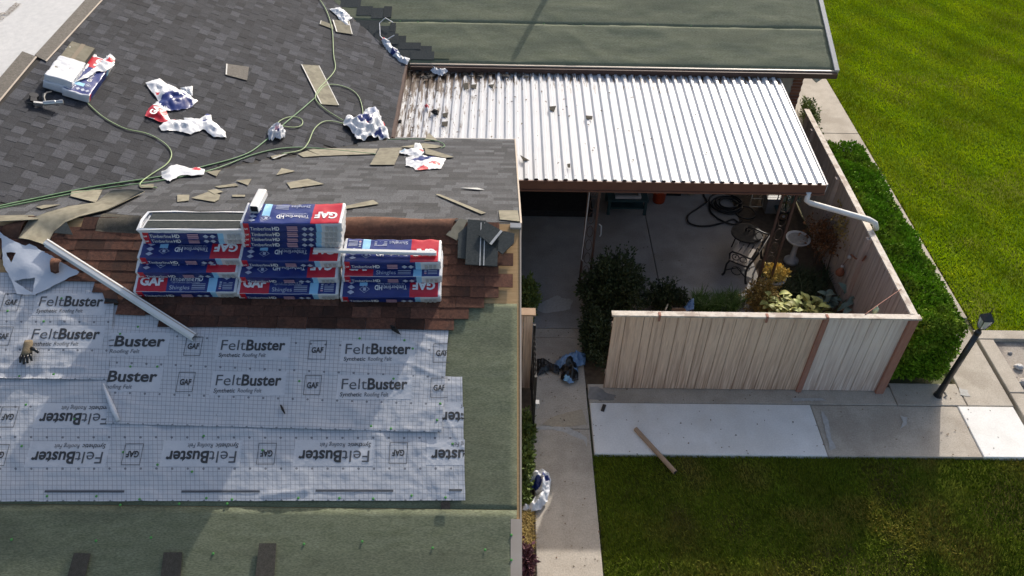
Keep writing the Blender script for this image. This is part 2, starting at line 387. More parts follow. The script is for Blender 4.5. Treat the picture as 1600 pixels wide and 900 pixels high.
def text_mesh(body, size, bold=0, shear=0, spacing=1.0):
    """(verts 2d, faces, width) of a word; baseline at y=0"""
    key = (body, size, bold, shear, spacing)
    if key in _txt: return _txt[key]
    cu = bpy.data.curves.new('t', 'FONT'); cu.body = body; cu.size = size; cu.offset = bold * size; cu.shear = shear; cu.resolution_u = 3; cu.space_character = spacing
    ob = bpy.data.objects.new('t', cu); COL.objects.link(ob)
    dg = bpy.context.evaluated_depsgraph_get(); me = bpy.data.meshes.new_from_object(ob.evaluated_get(dg))
    V = [(v.co.x, v.co.y) for v in me.vertices]; F = [tuple(p.vertices) for p in me.polygons]
    COL.objects.unlink(ob); bpy.data.objects.remove(ob); bpy.data.curves.remove(cu); bpy.data.meshes.remove(me)
    x0 = min(v[0] for v in V); x1 = max(v[0] for v in V); V = [(x - x0, y) for x, y in V]
    _txt[key] = (V, F, x1 - x0); return _txt[key]
def put_text(mb, body, size, fn, m, bold=0, shear=0, width=None, spacing=1.0):
    """fn maps 2-d text coordinates to 3-d; width squeezes the word to that length"""
    V, F, w_ = text_mesh(body, size, bold, shear, spacing); k = (width / w_) if width else 1
    mb.add([fn(x * k, y) for x, y in V], F, m); return w_ * k
def fbm(x, y, z=0): return noise.noise(Vector((x, y, z)))
def ridged(x, y, z=0): return 1 - abs(noise.noise(Vector((x, y, z)))) * 2
I4 = Matrix.Identity(4)
# ================================================================== THE SETTING
mb = MB(); mb.box(-300, 300, -300, 300, -.40, -.10, 'ground'); struct('ground', mb)
FX0, FX1, FY = 1.866, 6.751, 9.5266      # fence
HF = 1.83
WX0, WX1 = .60, 1.572                    # walkway
SY0, SY1 = 8.11, 9.20                    # sidewalk
LX = 9.16                                # lawn edge
# soil bed under the courtyard
mb = MB(); mb.box(-2.3, 6.75, 9.55, 17, -.099, -.03, 'soil'); mb.box(.02, .60, 1.5, 9.55, -.099, -.025, 'soil'); struct('planting_bed', mb)
def slabs(root, rects, name='slab'):
    """rects: (x0,x1,y0,y1,material,lift); every slab its own piece with an open joint"""
    for i, (x0, x1, y0, y1, m, dz) in enumerate(rects):
        mb = MB(); g = .006; e = .012
        a = [(x0 + g, y0 + g), (x1 - g, y0 + g), (x1 - g, y1 - g), (x0 + g, y1 - g)]
        mb.prism(a, -.095, dz - e, m)
        b = [(x + (e if k in (0, 3) else -e), y + (e if k in (0, 1) else -e)) for k, (x, y) in enumerate(a)]
        k = len(mb.v); mb.add([(x, y, dz - e) for x, y in a] + [(x, y, dz) for x, y in b], [(4, 5, 6, 7), (0, 1, 5, 4), (1, 2, 6, 5), (2, 3, 7, 6), (3, 0, 4, 7)], m)
        part(name, mb, root)
def setting(name):
    o = bpy.data.objects.new(name, None); return tag(_set(o, None, I4), kind='structure')
wk = setting('walkway')
yj = [1.5, 5.0, 8.62, 10.75, 11.0]
slabs(wk, [(WX0, WX1, yj[i], yj[i + 1], 'concrete', [0, .003, 0, -.004, .002, 0][i]) for i in range(4)])
sw = setting('sidewalk')
xa = G.at(1280, 672)[0]; xb = G.at(1518, 678)[0]
slabs(sw, [(WX1 + .03, xa, SY0, SY1, 'concrete_white', .004), (xa, xb, SY0, SY1, 'concrete', -.004), (xb, 9.0, SY0, SY1, 'concrete_white', .006),
           (WX1 + .02, G.at(1397, 620)[0], SY1, FY + .1, 'concrete', 0), (G.at(1397, 620)[0], 8.2, SY1, 9.72, 'concrete', .002)])
sp = setting('side_path')
slabs(sp, [(8.2, 9.02, SY1, 11.4, 'concrete', .003), (6.95, 9.12, 11.4, 15.0, 'concrete', 0), (6.95, 9.12, 15.0, 18.1, 'concrete', .002), (6.1, 9.12, 18.1, 22, 'concrete', 0), (6.4, 9.12, 22, 30, 'concrete', .002)])
kb = setting('kerb')
kx = 9.06
g1 = G.at(1552, 531); ky = G.at(1530, 516)[1]
slabs(kb, [(kx, g1[0], SY0 - 1, 9.5, 'concrete', .02), (kx, g1[0], 9.5, g1[1], 'concrete', .022), (kx, 16, g1[1], ky, 'concrete', .02)], 'kerb_stone')
mb = MB(); mb.box(g1[0], 16, 4, g1[1], -.099, -.06, 'gravel'); struct('gravel_pit', mb)
pa = setting('patio')
px0 = -2.3; pj = G.at(1018, 385)[0]; pe = 5.30
py0 = G.at(1000, 452)[1]
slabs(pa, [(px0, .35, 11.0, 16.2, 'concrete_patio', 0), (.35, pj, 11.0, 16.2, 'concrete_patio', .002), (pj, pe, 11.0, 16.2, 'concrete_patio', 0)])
mb = MB(); mb.box(-2.25, 2.05, 14.45, 16.18, .004, .17, 'tar'); struct('back_dark_slab', mb)  # low near-black slab across the back of the patio
# spills and stains on the paving, thin skins of dried dirt and mortar
def stain(pts, m, z, seed):
    P = [Vector(G.at(*p)) for p in pts]; mb = MB(); V = []
    for i in range(len(P)):
        A, B_ = P[i], P[(i + 1) % len(P)]; n = max(2, int((B_ - A).length / .04))
        for j in range(n):
            q_ = A.lerp(B_, j / n); r_ = .03 * fbm(q_.x * 9, q_.y * 9, seed) + .015 * fbm(q_.x * 30, q_.y * 30, seed); V.append((q_.x + r_, q_.y + r_ * .8, z))
    mb.add(V, [tuple(range(len(V)))], m); struct('stain', mb)
stain([(846, 664), (862, 652), (885, 645), (908, 640), (915, 650), (916, 664), (880, 668)], 'stain_sand', .0062, 1)
stain([(838, 667), (860, 666), (885, 668), (905, 676), (917, 684), (919, 700), (914, 690), (900, 683), (880, 675), (858, 671), (838, 672)], 'stain_pale', .0070, 2)
stain([(919, 606), (934, 604), (945, 612), (962, 618), (958, 626), (936, 626), (920, 624)], 'stain_dark', .0062, 3)
stain([(1282, 640), (1292, 652), (1300, 690), (1306, 700), (1298, 704), (1290, 680)], 'stain_pale', .0068, 4)
stain([(1405, 650), (1418, 652), (1416, 664), (1407, 670), (1410, 660)], 'stain_pale', .0068, 5)
stain([(1238, 622), (1285, 622), (1290, 627), (1240, 627)], 'stain_pale', .0068, 6)
stain([(1498, 606), (1512, 610), (1516, 620), (1500, 618)], 'stain_pale', .0088, 7)
stain([(835, 478), (870, 462), (895, 470), (890, 484), (850, 490)], 'stain_pale', .0068, 8)
# lawns
def lawn(name, x0, x1, y0, y1, z=-.055, m='lawn_base'):
    nx, ny = max(2, int((x1 - x0) / .35)), max(2, int((y1 - y0) / .35))
    xs = np.linspace(x0, x1, nx); ys = np.linspace(y0, y1, ny)
    V = np.array([(x, y, z + .012 * fbm(x * .8, y * .8)) for y in ys for x in xs])
    F = np.array([(j * nx + i, j * nx + i + 1, (j + 1) * nx + i + 1, (j + 1) * nx + i) for j in range(ny - 1) for i in range(nx - 1)])
    struct(name, np_mesh(name, V, F, m, np.full(len(F), .5)))
lawn('lawn', LX + .03, 40, ky + .03, 60)
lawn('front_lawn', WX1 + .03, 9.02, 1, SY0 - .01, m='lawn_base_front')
def blades(name, m, x0, x1, y0, y1, dens, h, wd, z=-.055, drop=None):
    n = int((x1 - x0) * (y1 - y0) * dens)
    X = nrg.uniform(x0, x1, n); Y = nrg.uniform(y0, y1, n)
    # keep only what the photo could plausibly see
    D = np.stack([X, Y, np.full(n, -CAMZ)], 1); zc = D @ np.array(FW); u = 800 + FPX * (D @ np.array(RT)) / zc; v = 450 - FPX * (D @ np.array(UP)) / zc
    k = (u > -150) & (u < 1800) & (v > -260) & (v < 1150)
    X, Y = X[k], Y[k]; n = len(X)
    a = nrg.uniform(0, 6.283, n); hh = h * nrg.uniform(.6, 1.3, n); ww = wd * nrg.uniform(.7, 1.3, n)
    pat = np.array([fbm(x * .9, y * .55, 3) for x, y in zip(X[::1], Y[::1])])
    ln = nrg.uniform(.2, 1.1, n); la = nrg.normal(2.6, 1.0, n) + pat * 2
    B = np.stack([X, Y, np.full(n, z)], 1); du = np.stack([np.cos(a), np.sin(a), np.zeros(n)], 1) * ww[:, None]
    tip = B + np.stack([np.cos(la) * ln * hh, np.sin(la) * ln * hh, hh], 1)
    V = np.stack([B - du, B + du, tip], 1).reshape(-1, 3); F = np.arange(3 * n).reshape(-1, 3)
    sw_ = np.array([math.sin((x * .86 + y * .5) * 5.2 + 2 * fbm(x * .25, y * .25)) for x, y in zip(X, Y)])
    tone = np.clip(.5 + pat * .5 + sw_ * .12 + nrg.normal(0, .24, n), 0, 1.2)
    struct(name, np_mesh(name, V, F, m, tone), kind='stuff')
blades('grass', 'lawn_blade', LX - .02, 24, ky - .02, 34, 1300, .055, .010)
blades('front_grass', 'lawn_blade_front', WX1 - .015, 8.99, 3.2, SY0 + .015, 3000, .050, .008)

# ================================================================== LEAF CLOUDS
def leaves(name, P, size, m, parent=None, mw=None, aspect=1.8, tone=None, up=0.0, kind=None, solid=False, outn=None):
    """P (n,3): one small leaf-shaped face (a folded rhombus) at every point"""
    n = len(P); s = size * nrg.uniform(.6, 1.35, n)
    d = nrg.normal(size=(n, 3)); d[:, 2] += up
    if outn is not None: d += outn * 1.2
    d /= np.linalg.norm(d, axis=1)[:, None]
    r = nrg.normal(size=(n, 3)); e = np.cross(d, r); e /= np.linalg.norm(e, axis=1)[:, None]; nn = np.cross(d, e)
    L = d * (s * aspect)[:, None]; E_ = e * (s * .5)[:, None]; k = nn * (s * .18)[:, None]
    V = np.stack([P, P + L * .5 + E_ + k, P + L, P + L * .5 - E_ + k], 1).reshape(-1, 3)
    b = np.arange(n) * 4
    F = np.concatenate([np.stack([b, b + 1, b + 2], 1), np.stack([b, b + 2, b + 3], 1)])
    if tone is None: tone = np.clip(nrg.normal(.5, .22, n), 0, 1.1)
    tone = np.concatenate([tone, tone * .93])
    me = np_mesh(name, V, F, m, tone)
    return part(name, me, parent, mw if mw is not None else I4, kind=kind) if parent else me
def blob(n, c, r, shell=.55, lump=.35, ls=2.2, seed=0):
    """points in a lumpy ellipsoid, denser near its surface"""
    d = nrg.normal(size=(n, 3)); d /= np.linalg.norm(d, axis=1)[:, None]
    f = np.array([1 + lump * fbm(*(q * ls + seed * 7.3)) * 1.6 for q in d])
    rr = nrg.uniform(shell ** 3, 1, n) ** (1 / 3)
    return np.array(c) + d * np.array(r) * (f * rr)[:, None]

# ================================================================== HOUSE
house = thing('house', 'low U-shaped house with a partly stripped roof of dark new shingles and green underlay felt', 'house', T(-3, 11, 0))
WY, WN, WE, HR = 16.25, 12.2, -2.5, YR - 4.73
def wall(name, mb): return part(name, mb, house, I4)
# walls
mb = MB(); mb.box(-.10, .0, 3.7, WN, 0, ZE, 'pale_stucco')
mb.add([(-.10, 3.7, ZE), (-.10, WN, ZE), (-.10, YR, ZR - .16), (0, 3.7, ZE), (0, WN, ZE), (0, YR, ZR - .16)], [(0, 2, 1), (3, 4, 5)], 'pale_stucco'); wall('gable_wall', mb)
mb = MB(); mb.box(-8, -.10, 3.7, 3.8, 0, ZE - .1, 'pale_stucco'); wall('wall', mb)
mb = MB(); mb.box(WE, -.10, WN - .1, WN, 0, ZE - .1, 'siding'); wall('wall', mb)
mb = MB(); mb.box(WE - .1, WE, WN, WY, 0, ZE - .1, 'siding'); wall('wall', mb)
mb = MB(); bx = Frame((0, WY, 0), (1, 0, 0), (0, 0, 1)).at(1253, 135)[0]
mb.box(WE - .1, bx - .25, WY, WY + .12, 0, ZE - .05, 'siding')
for x in np.arange(-2.0, bx - .3, .30): mb.box(x, x + .02, WY - .015, WY - .001, 0, ZE - .1, 'siding')
wall('wall', mb)
mb = MB(); mb.box(bx - .24, bx, WY + .02, 23, 0, ZE - .05, 'mortar'); bw = wall('brick_wall', mb)
bmesh_ = MB().box(0, .205, -.012, .0, 0, .062, 'brick').mesh('brick'); bside = MB().box(0, .012, 0, .205, 0, .062, 'brick').mesh('brick_side')
for r in range(38):
    z = .02 + r * .076
    part('brick', bmesh_, bw, T(bx - .22 + (.0 if r % 2 else .012), WY + .019, z))
    if z > 1.6:
        for j in range(3): part('brick', bside, bw, T(bx + .001, WY + .03 + j * .215 + (.1 if r % 2 else 0), z))
# roof slabs, each a deck with its own underside
def slab(name, F, poly, m, top=0.0, th=.14, ms='drip_metal'):
    mb = MB(); mb.prism(poly, top - th, top, m, ms); return part(name, mb, house, F.m)
SL = math.hypot(1, PT)
Ln = 4.73 * SL
near_deck = slab('roof_deck', NEAR, [(-8.5, 0), (0, 0), (0, -Ln), (-8.5, -Ln)], 'deck', -.006)
q = lambda x, y: (x - XR, (y - YR) * SL)
back_deck = slab('roof_slope', BACK, [q(-6.69, YR + .01), q(XR, YR + .01), q(XR, YN), q(XE, YN)], 'tar', -.006)
q2 = lambda x, y: ((x - XLR) * SL, y - YN)
east_deck = slab('roof_slope', EAST, [q2(XLR, 6), q2(XLR, 22), q2(XLR + .01, 22), q2(XE - 5.19, YF + 5.19), q2(XE, YF), q2(XE, YN), q2(XE - 4.73, YN - 4.73)], 'tar', -.006)
q3 = lambda x, y: ((x - XLR) * SL, y - YN)
west_deck = slab('roof_slope', WEST, [(0, -7), (-5, -7), (-5, 9), (0, 9)], 'deck', -.006)
q4 = lambda x, y: (x, (y - YF) * SL)
far_deck = slab('roof_slope', FAR, [q4(XE, YF), q4(XFR, YF), q4(XFR, YF + 5.5), q4(XE - 5.5, YF + 5.5)], 'tar', -.006)

def boxes_np(name, B, m, tones):
    """B rows: x0,x1,y0,y1, z at y0 (butt), z at y1 (top edge); 5 faces each"""
    V = []; F = []; Tn = []
    for i, (x0, x1, y0, y1, za, zb) in enumerate(B):
        k = len(V); V += [(x0, y0, za), (x1, y0, za), (x1, y1, zb), (x0, y1, zb), (x0, y0, 0), (x1, y0, 0), (x1, y1, 0), (x0, y1, 0)]
        F += [(k, k + 1, k + 2, k + 3), (k + 4, k + 5, k + 1, k), (k + 5, k + 6, k + 2, k + 1), (k + 7, k + 4, k, k + 3)]; Tn += [tones[i]] * 4
    return np_mesh(name, np.array(V), np.array(F), m, Tn)
# --- east slope: every new laminated shingle tab; a is measured down the slope, courses run along b
EXP = .156
SLE = (XE - XLR) * SL
tabs = []
c = 0; a = SLE + .02
while a > .12:
    b = -5.2 + rnd.uniform(0, .2)
    while b < 8.5:
        wdt = rnd.uniform(.08, .17) * SC; x = XLR + a / SL; y = YN + b + wdt / 2
        if y > YN - (XE - x) - .03 and y < YF + (XE - x) + .05:
            P = EAST.w(a, b + wdt / 2); u_, v_ = pix(P)
            if -60 < u_ < 1660 and -60 < v_ < 960:
                tabs.append((a, b, wdt, rnd.random() < .5, (P - CO).length))
        b += wdt
    a -= EXP; c += 1
tabs.sort(key=lambda t: t[4])
variants = []
for k in range(24):
    wd = SC * (.08 + .09 * (k % 8) / 7); hi = k % 2; mb = MB(); mb.tone = [.20, .34, .82][k // 8] + rnd.uniform(-.1, .1)
    L_ = EXP * 1.12; z0, z1 = (.0085, .003) if hi else (.0045, .0015)
    mb.add([(0, 0, z0), (0, wd - .003, z0), (-L_, wd - .003, z1), (-L_, 0, z1), (0, 0, 0), (0, wd - .003, 0), (-L_, wd - .003, 0), (-L_, 0, 0)],
           [(0, 1, 2, 3), (4, 5, 1, 0), (5, 6, 2, 1), (7, 4, 0, 3)], 'asphalt_shingle'); variants.append((wd, mb.mesh('shingle')))
rest = []; rt = []
for i, (a, b, wd, hi, d) in enumerate(tabs):
    if i < 300:
        k = min(range(24), key=lambda k: abs(variants[k][0] - wd) + (0 if (k % 2) == hi else .2) + rnd.random() * .12)
        o = part('shingle', variants[k][1], east_deck, EAST.m @ T(a, b, .001) @ Matrix.Diagonal((1, wd / variants[k][0], 1, 1)))
    else: rest.append((a, b, wd, hi)); rt.append(rnd.choice([.15, .2, .28, .34, .38, .45, .72, .92]) + rnd.uniform(-.08, .08))
V = []; F = []; Tn = []
for (a, b, wd, hi), tt in zip(rest, rt):
    k = len(V); L_ = EXP * 1.12; z0, z1 = (.0085, .003) if hi else (.0045, .0015); e = b + wd - .003
    V += [(a, b, z0), (a, e, z0), (a - L_, e, z1), (a - L_, b, z1), (a, b, 0), (a, e, 0), (a - L_, e, 0), (a - L_, b, 0)]
    F += [(k, k + 1, k + 2, k + 3), (k + 4, k + 5, k + 1, k), (k + 5, k + 6, k + 2, k + 1), (k + 7, k + 4, k, k + 3)]; Tn += [tt] * 4
part('shingle_field', np_mesh('shingle_field', np.array(V), np.array(F), 'asphalt_shingle', Tn), east_deck, EAST.m, kind='stuff')
# --- far slope of the near wing: same shingles seen at a grazing angle
B = []; tt = []; b = 4.73 * SL + .02
while b > .1:
    x = -6.8 + rnd.uniform(0, .2)
    while x < XR:
        wd = min(rnd.uniform(.11, .33), XR + .02 - x); y = YR + b / SL
        if wd < .02: break
        if x + wd / 2 > XE - (YN - y) + .02: B.append((x - XR, x - XR + wd - .003, b, b - EXP * 1.12, .008 if rnd.random() < .5 else .0045, .0015)); tt.append(rnd.choice([.15, .3, .5, .8, 1.0]) + rnd.uniform(-.1, .1))
        x += wd
    b -= EXP
part('shingle_field', boxes_np('shingle_field', B, 'asphalt_shingle_far', tt), back_deck, BACK.m, kind='stuff')
# --- far wing: three lapped strips of green felt, with loose waves
def strip_sheet(name, F, poly4, m, parent, h0, wav, nx=90, ny=14, seed=0, smooth=True, label=None):
    A, Bq, C_, D = [Vector((*p, 0)) for p in poly4]; mb = MB(); vs = []; fs = []
    for j in range(ny + 1):
        for i in range(nx + 1):
            s, t_ = i / nx, j / ny; p = (A * (1 - s) + Bq * s) * (1 - t_) + (D * (1 - s) + C_ * s) * t_
            vs.append((p.x, p.y, h0 + max(0, wav(p.x, p.y, s, t_))))
    for j in range(ny):
        for i in range(nx): k = j * (nx + 1) + i; fs.append((k, k + 1, k + nx + 2, k + nx + 1))
    n0 = len(vs); edge = [i for i in range(nx + 1)] + [j * (nx + 1) + nx for j in range(1, ny + 1)] + [ny * (nx + 1) + i for i in range(nx - 1, -1, -1)] + [j * (nx + 1) for j in range(ny - 1, 0, -1)]
    vs += [(vs[e][0], vs[e][1], h0 - .005) for e in edge]
    for i in range(len(edge)): j = (i + 1) % len(edge); fs.append((edge[j], edge[i], n0 + i, n0 + j))
    mb.add(vs, fs, m); return part(name, mb, parent, F.m, smooth=smooth, label=label)
wv = lambda a, b, s, t: (.012 * (.6 + fbm(a * .7, b * 3.2, 1.7)) + .004 * fbm(a * 4, b * 5) + .012 * max(0, ridged(a * .9 + b * .8, b * 1.6 - a * .3, 8) - .72) * 3) * min(1, 14 * t * (1 - t) + .1)
by = [0, (FAR.at(800, 38)[1] + FAR.at(1200, 41)[1]) / 2, 0, 0]; by[2] = by[1] + 1.1; by[3] = by[2] + 2.4
for k in range(3):
    xl = XE - .95 * by[k] / SL - .2; xl2 = XE - .95 * by[k + 1] / SL - .2
    strip_sheet('felt_strip', FAR, [(xl, by[k] - (.0 if k == 0 else .03)), (XFR - .03, by[k] - (.0 if k == 0 else .03)), (XFR - .03, by[k + 1]), (xl2, by[k + 1])], 'green_felt_far', far_deck, .004 + .003 * k, wv, seed=k)
# valley weave: new shingles run on to the green felt in a ragged edge
for i, (px, py, wpx, hpx) in enumerate([(545, 5, 40, 14), (570, 18, 26, 14), (590, 22, 20, 16), (606, 20, 14, 17), (575, 40, 40, 14), (597, 50, 44, 16), (614, 44, 10, 14), (600, 62, 46, 16), (618, 66, 34, 18), (628, 84, 44, 12), (640, 73, 36, 10), (660, 88, 38, 12), (650, 77, 50, 8), (690, 88, 26, 9)]):
    x0, b0 = FAR.at(px - wpx / 2, py + hpx / 2); x1, b1 = FAR.at(px + wpx / 2, py - hpx / 2)
    mb = MB(); mb.prism([(x0, b0), (x1, b0), (x1, b1), (x0, b1)], .014, .022 + .003 * (i % 4), 'green_felt' if i == 13 else 'shingle_dark'); part('valley_shingle', mb, far_deck, FAR.m)
# eave and rake trims
def bar(name, p0, p1, wd, ht, m, parent=house, off=(0, 0, 0)):
    p0, p1 = Vector(p0), Vector(p1); d = (p1 - p0).normalized(); s = d.cross(Vector((0, 0, 1))).normalized(); u = s.cross(d)
    M = Matrix(((d.x, s.x, u.x, p0.x), (d.y, s.y, u.y, p0.y), (d.z, s.z, u.z, p0.z), (0, 0, 0, 1)))
    mb = MB(); mb.box(0, (p1 - p0).length, -wd / 2, wd / 2, -ht, 0, m); return part(name, mb, parent, M)
bar('eave_trim', (XE + .1, YF - .02, ZE + .004), (XFR + .04, YF - .02, ZE + .004), .05, .024, 'drip_metal')
bar('gutter', (XE + .12, YF - .07, ZE - .026), (XFR + .02, YF - .07, ZE - .026), .10, .11, 'post_brown')
bar('rake_trim', (XFR + .01, YF - .05, ZE + .03), (XFR + .01, YF + 5.5, ZE + 5.5 * PT + .03), .09, .18, 'grey_trim')
bar('eave_trim', (XE + .03, YN + .05, ZE + .004), (XE + .03, YF - .05, ZE + .004), .05, .14, 'post_brown')
bar('eave_trim', (XE + .1, YN + .03, ZE + .006), (XR + .02, YN + .03, ZE + .006), .05, .14, 'grey_trim')
bar('rake_trim', (XR + .018, YN + .04, ZE + .02), (XR + .018, YR, ZR + .02), .022, .16, 'drip_metal')
yc = NEAR.hit(813, 812)
bar('rake_trim', (XR + .012, YR, ZR + .006), (XR + .012, yc.y, yc.z), .018, .15, 'drip_metal')
bar('rake_trim', (XR - .035, yc.y, yc.z + .012), (XR - .035, YR - 4.73, ZR - 4.73 * PT + .012), .115, .16, 'drip_metal')
# downspout at the back corner
mb = MB(); DS = Frame((0, WY - .1, 0), (1, 0, 0), (0, 0, 1)); mb.tube([DS.hit(1258, 108), DS.hit(1277, 126), DS.hit(1281, 122), DS.hit(1284, 117)], .05, 'light_grey', 8); part('downspout', mb, house, I4)
# --- near slope: green felt under everything
def nb(py, px=760): return NEAR.at(px, py)[1]
wv2 = lambda a, b, s, t: (.008 * (.6 + fbm(a * .8, b * 3.0, 5)) + .003 * fbm(a * 5, b * 6)) * min(1, 14 * t * (1 - t) + .1)
xr_ = -.028
strip_sheet('felt_strip', NEAR, [(-8.4, nb(792)), (xr_, nb(796)), (xr_, nb(474)), (-8.4, nb(474))], 'green_felt', near_deck, .000, wv2, 100, 40)
strip_sheet('felt_strip', NEAR, [(-8.4, -Ln + .01), (xr_ - .07, -Ln + .01), (xr_, nb(797)), (-8.4, nb(793))], 'green_felt', near_deck, .004, wv2, 100, 20)
# --- the old brown shingles still on it: every tab a piece
reg = [(0, 352), (796, 352), (803, 400), (805, 440), (810, 455), (810, 472), (752, 471), (745, 483), (728, 483), (725, 505), (704, 506), (704, 519), (228, 519), (228, 504), (200, 503), (200, 486), (176, 484), (176, 472), (118, 446), (60, 430), (0, 400)]
oldv = []
for k in range(10):
    mb = MB(); mb.tone = rnd.choice([.1, .3, .5, .7, 1.0, .2]); wd = .332; L_ = .176
    j = [rnd.uniform(-.004, .004) for _ in range(4)]
    mb.add([(0, j[0], .011), (wd, j[1], .011), (wd, L_, .003), (0, L_, .003), (0, j[0], 0), (wd, j[1], 0), (wd, L_, 0), (0, L_, 0)], [(0, 1, 2, 3), (4, 5, 1, 0), (5, 6, 2, 1), (7, 4, 0, 3)], 'old_shingle'); oldv.append(mb.mesh('old_shingle'))
r = 0; bb = nb(518); n_old = 0
while bb < -.03:
    xx = -6.8 + (.167 if r % 2 else 0) + rnd.uniform(-.01, .01)
    while xx + .332 < .012:
        P = NEAR.w(xx + .165, bb + .05); u_, v_ = pix(P)
        if v_ < 358 and (u_ < 62 or 106 < u_ < 150): pass
        elif u_ > -40 and inpoly(u_ if u_ > 1 else 1, v_, reg) and rnd.random() > .012:
            part('old_shingle', oldv[rnd.randrange(10)], near_deck, NEAR.m @ T(xx, bb + rnd.uniform(-.003, .003), .026) @ Matrix.Rotation(rnd.uniform(-.008, .008), 4, 'Z')); n_old += 1
        xx += .336
    bb += .141; r += 1
# green plastic cap nails holding the felts
def caps(F, pts, parent, h):
    mb = MB()
    for p in pts:
        a, b = F.at(*p, h); mb.lathe([(.014, 0), (.014, .003), (.005, .006)], 'cap_green', 8, (a, b, h))
    part('cap_nails', mb, parent, F.m, kind='stuff')
caps(NEAR, [(18, 843), (150, 845), (236, 840), (333, 865), (475, 850), (566, 846), (676, 856), (758, 859), (799, 836), (799, 875), (188, 789), (280, 787), (355, 787)], near_deck, .014)
caps(FAR, [(625, 33), (653, 34), (695, 33), (1012, 38), (912, 39), (1080, 40), (1225, 40), (1275, 41), (850, 37)], far_deck, .014)
# ridge strips at the top left (bare starter strips beside the white felt) and the strip at the right end of the near ridge
for pts in ([(54, 88), (138, -4), (166, -4), (73, 98)], [(-6, 130), (35, 82), (58, 91), (-6, 168)]):
    mb = MB(); mb.prism(EAST.poly(pts), .014, .024, 'shingle_grey'); rs = part('ridge_strip', mb, east_deck, EAST.m)
    e0, e1 = (pts[3], pts[2]); A = EAST.at(*e0); Bq = EAST.at(*e1)
    d = (Vector(Bq) - Vector(A)).normalized(); nn = Vector((-d.y, d.x)) * .022
    mb = MB(); mb.prism([A, Bq, (Bq[0] + nn.x, Bq[1] + nn.y), (A[0] + nn.x, A[1] + nn.y)], .025, .027, 'drip_metal'); part('adhesive_strip', mb, rs, EAST.m)
mb = MB(); mb.prism(BACK.poly([(779, 331), (809, 331), (812, 348), (781, 345)]), .012, .02, 'shingle_back'); part('ridge_strip', mb, back_deck, BACK.m)
mb = MB(); mb.box(-.115, .02, -.07, -.005, -.01, .035, 'grey_trim'); part('trim_end', mb, near_deck, NEAR.m)
mb = MB(); mb.prism(BACK.poly([(0, 338), (52, 337), (60, 344), (0, 347)]), .004, .012, 'shingle_back'); part('ridge_strip', mb, back_deck, BACK.m)

# ================================================================== PATIO COVER
pc = thing('patio_cover', 'white ribbed metal patio cover with brown fascia over the courtyard between the wings', 'patio cover', T(5.75, 11.94, 0))
PER = .172; AL = 3.62
mb = MB(); pr = [(0, 0), (.024, .036), (.034, .043), (.082, .043), (.096, .013), (.104, .004), (.112, .006), (.118, .001), (PER, 0)]
mb.add([(x, y, z) for y in (0.0, AL) for x, z in pr], [(i, i + 1, i + 10, i + 9) for i in range(8)], 'white_metal'); pan = mb.mesh('metal_pan')
n_pan = 45
for k in range(n_pan): part('metal_pan', pan, pc, AWN.m @ (T(-(k + 1) * PER, 0, 0) if 5.75 - (k + 1) * PER > .0 else T(-(k + 1) * PER, .85, 0) @ Matrix.Diagonal((1, (AL - .85) / AL, 1, 1))))
mb = MB(); mb.box(-5.55, .01, -.03, -.003, -.20, .014, 'brown_paint'); mb.box(-5.5, .012, -.055, -.031, -.20, -.17, 'brown_paint'); part('fascia', mb, pc, AWN.m)
mb = MB(); mb.box(.003, .03, -.02, AL, -.15, .02, 'light_grey'); part('side_trim', mb, pc, AWN.m)
mb = MB()
for k in range(n_pan): mb.lathe([(.006, 0), (.006, .004)], 'grey_plastic', 6, (-(k + .70) * PER, .10, .043))
part('screws', mb, pc, AWN.m, kind='stuff')
mb = MB()
for x in (-1.2, -2.4, -3.6, -4.8): mb.box(x, x + .06, .03, AL, -.16, -.012, 'brown_paint')
part('rafters', mb, pc, AWN.m)
PF = Frame((0, 12.0, 0), (1, 0, 0), (0, 0, 1))
for X0, sc in ((PF.at(915, 350)[0], .19), (PF.at(1202, 379)[0], .24)):
    ps = []
    for j, x in enumerate((X0, X0 + sc)):
        mb = MB(); mb.box(x - .02, x + .02, 11.98, 12.02, 0, 2.52, 'post_brown'); part('post', mb, pc, I4)
    mb = MB()
    for z in np.arange(.25, 2.5, .32):
        cx = X0 + sc / 2; rr = sc * .30
        mb.tube([(cx + rr * math.cos(t), 12.0, z + .13 * math.sin(t)) for t in np.linspace(0, 6.283, 14)], .006, 'post_brown', 5)
    part('scroll_lattice', mb, pc, I4)
c0 = Vector((5.48, 11.93, 2.50))
mb = MB(); mb.tube([c0 + Vector((0, 0, .05)), c0 + Vector((0, -.02, -.12)), c0 + Vector((.08, -.03, -.17)), Vector((6.72, 11.88, 1.99)), Vector((6.84, 11.86, 1.93)), Vector((6.90, 11.85, 1.80))], [.05, .05, .05, .052, .052, .05], 'white_paint', 10); part('downspout', mb, pc, I4, smooth=True)

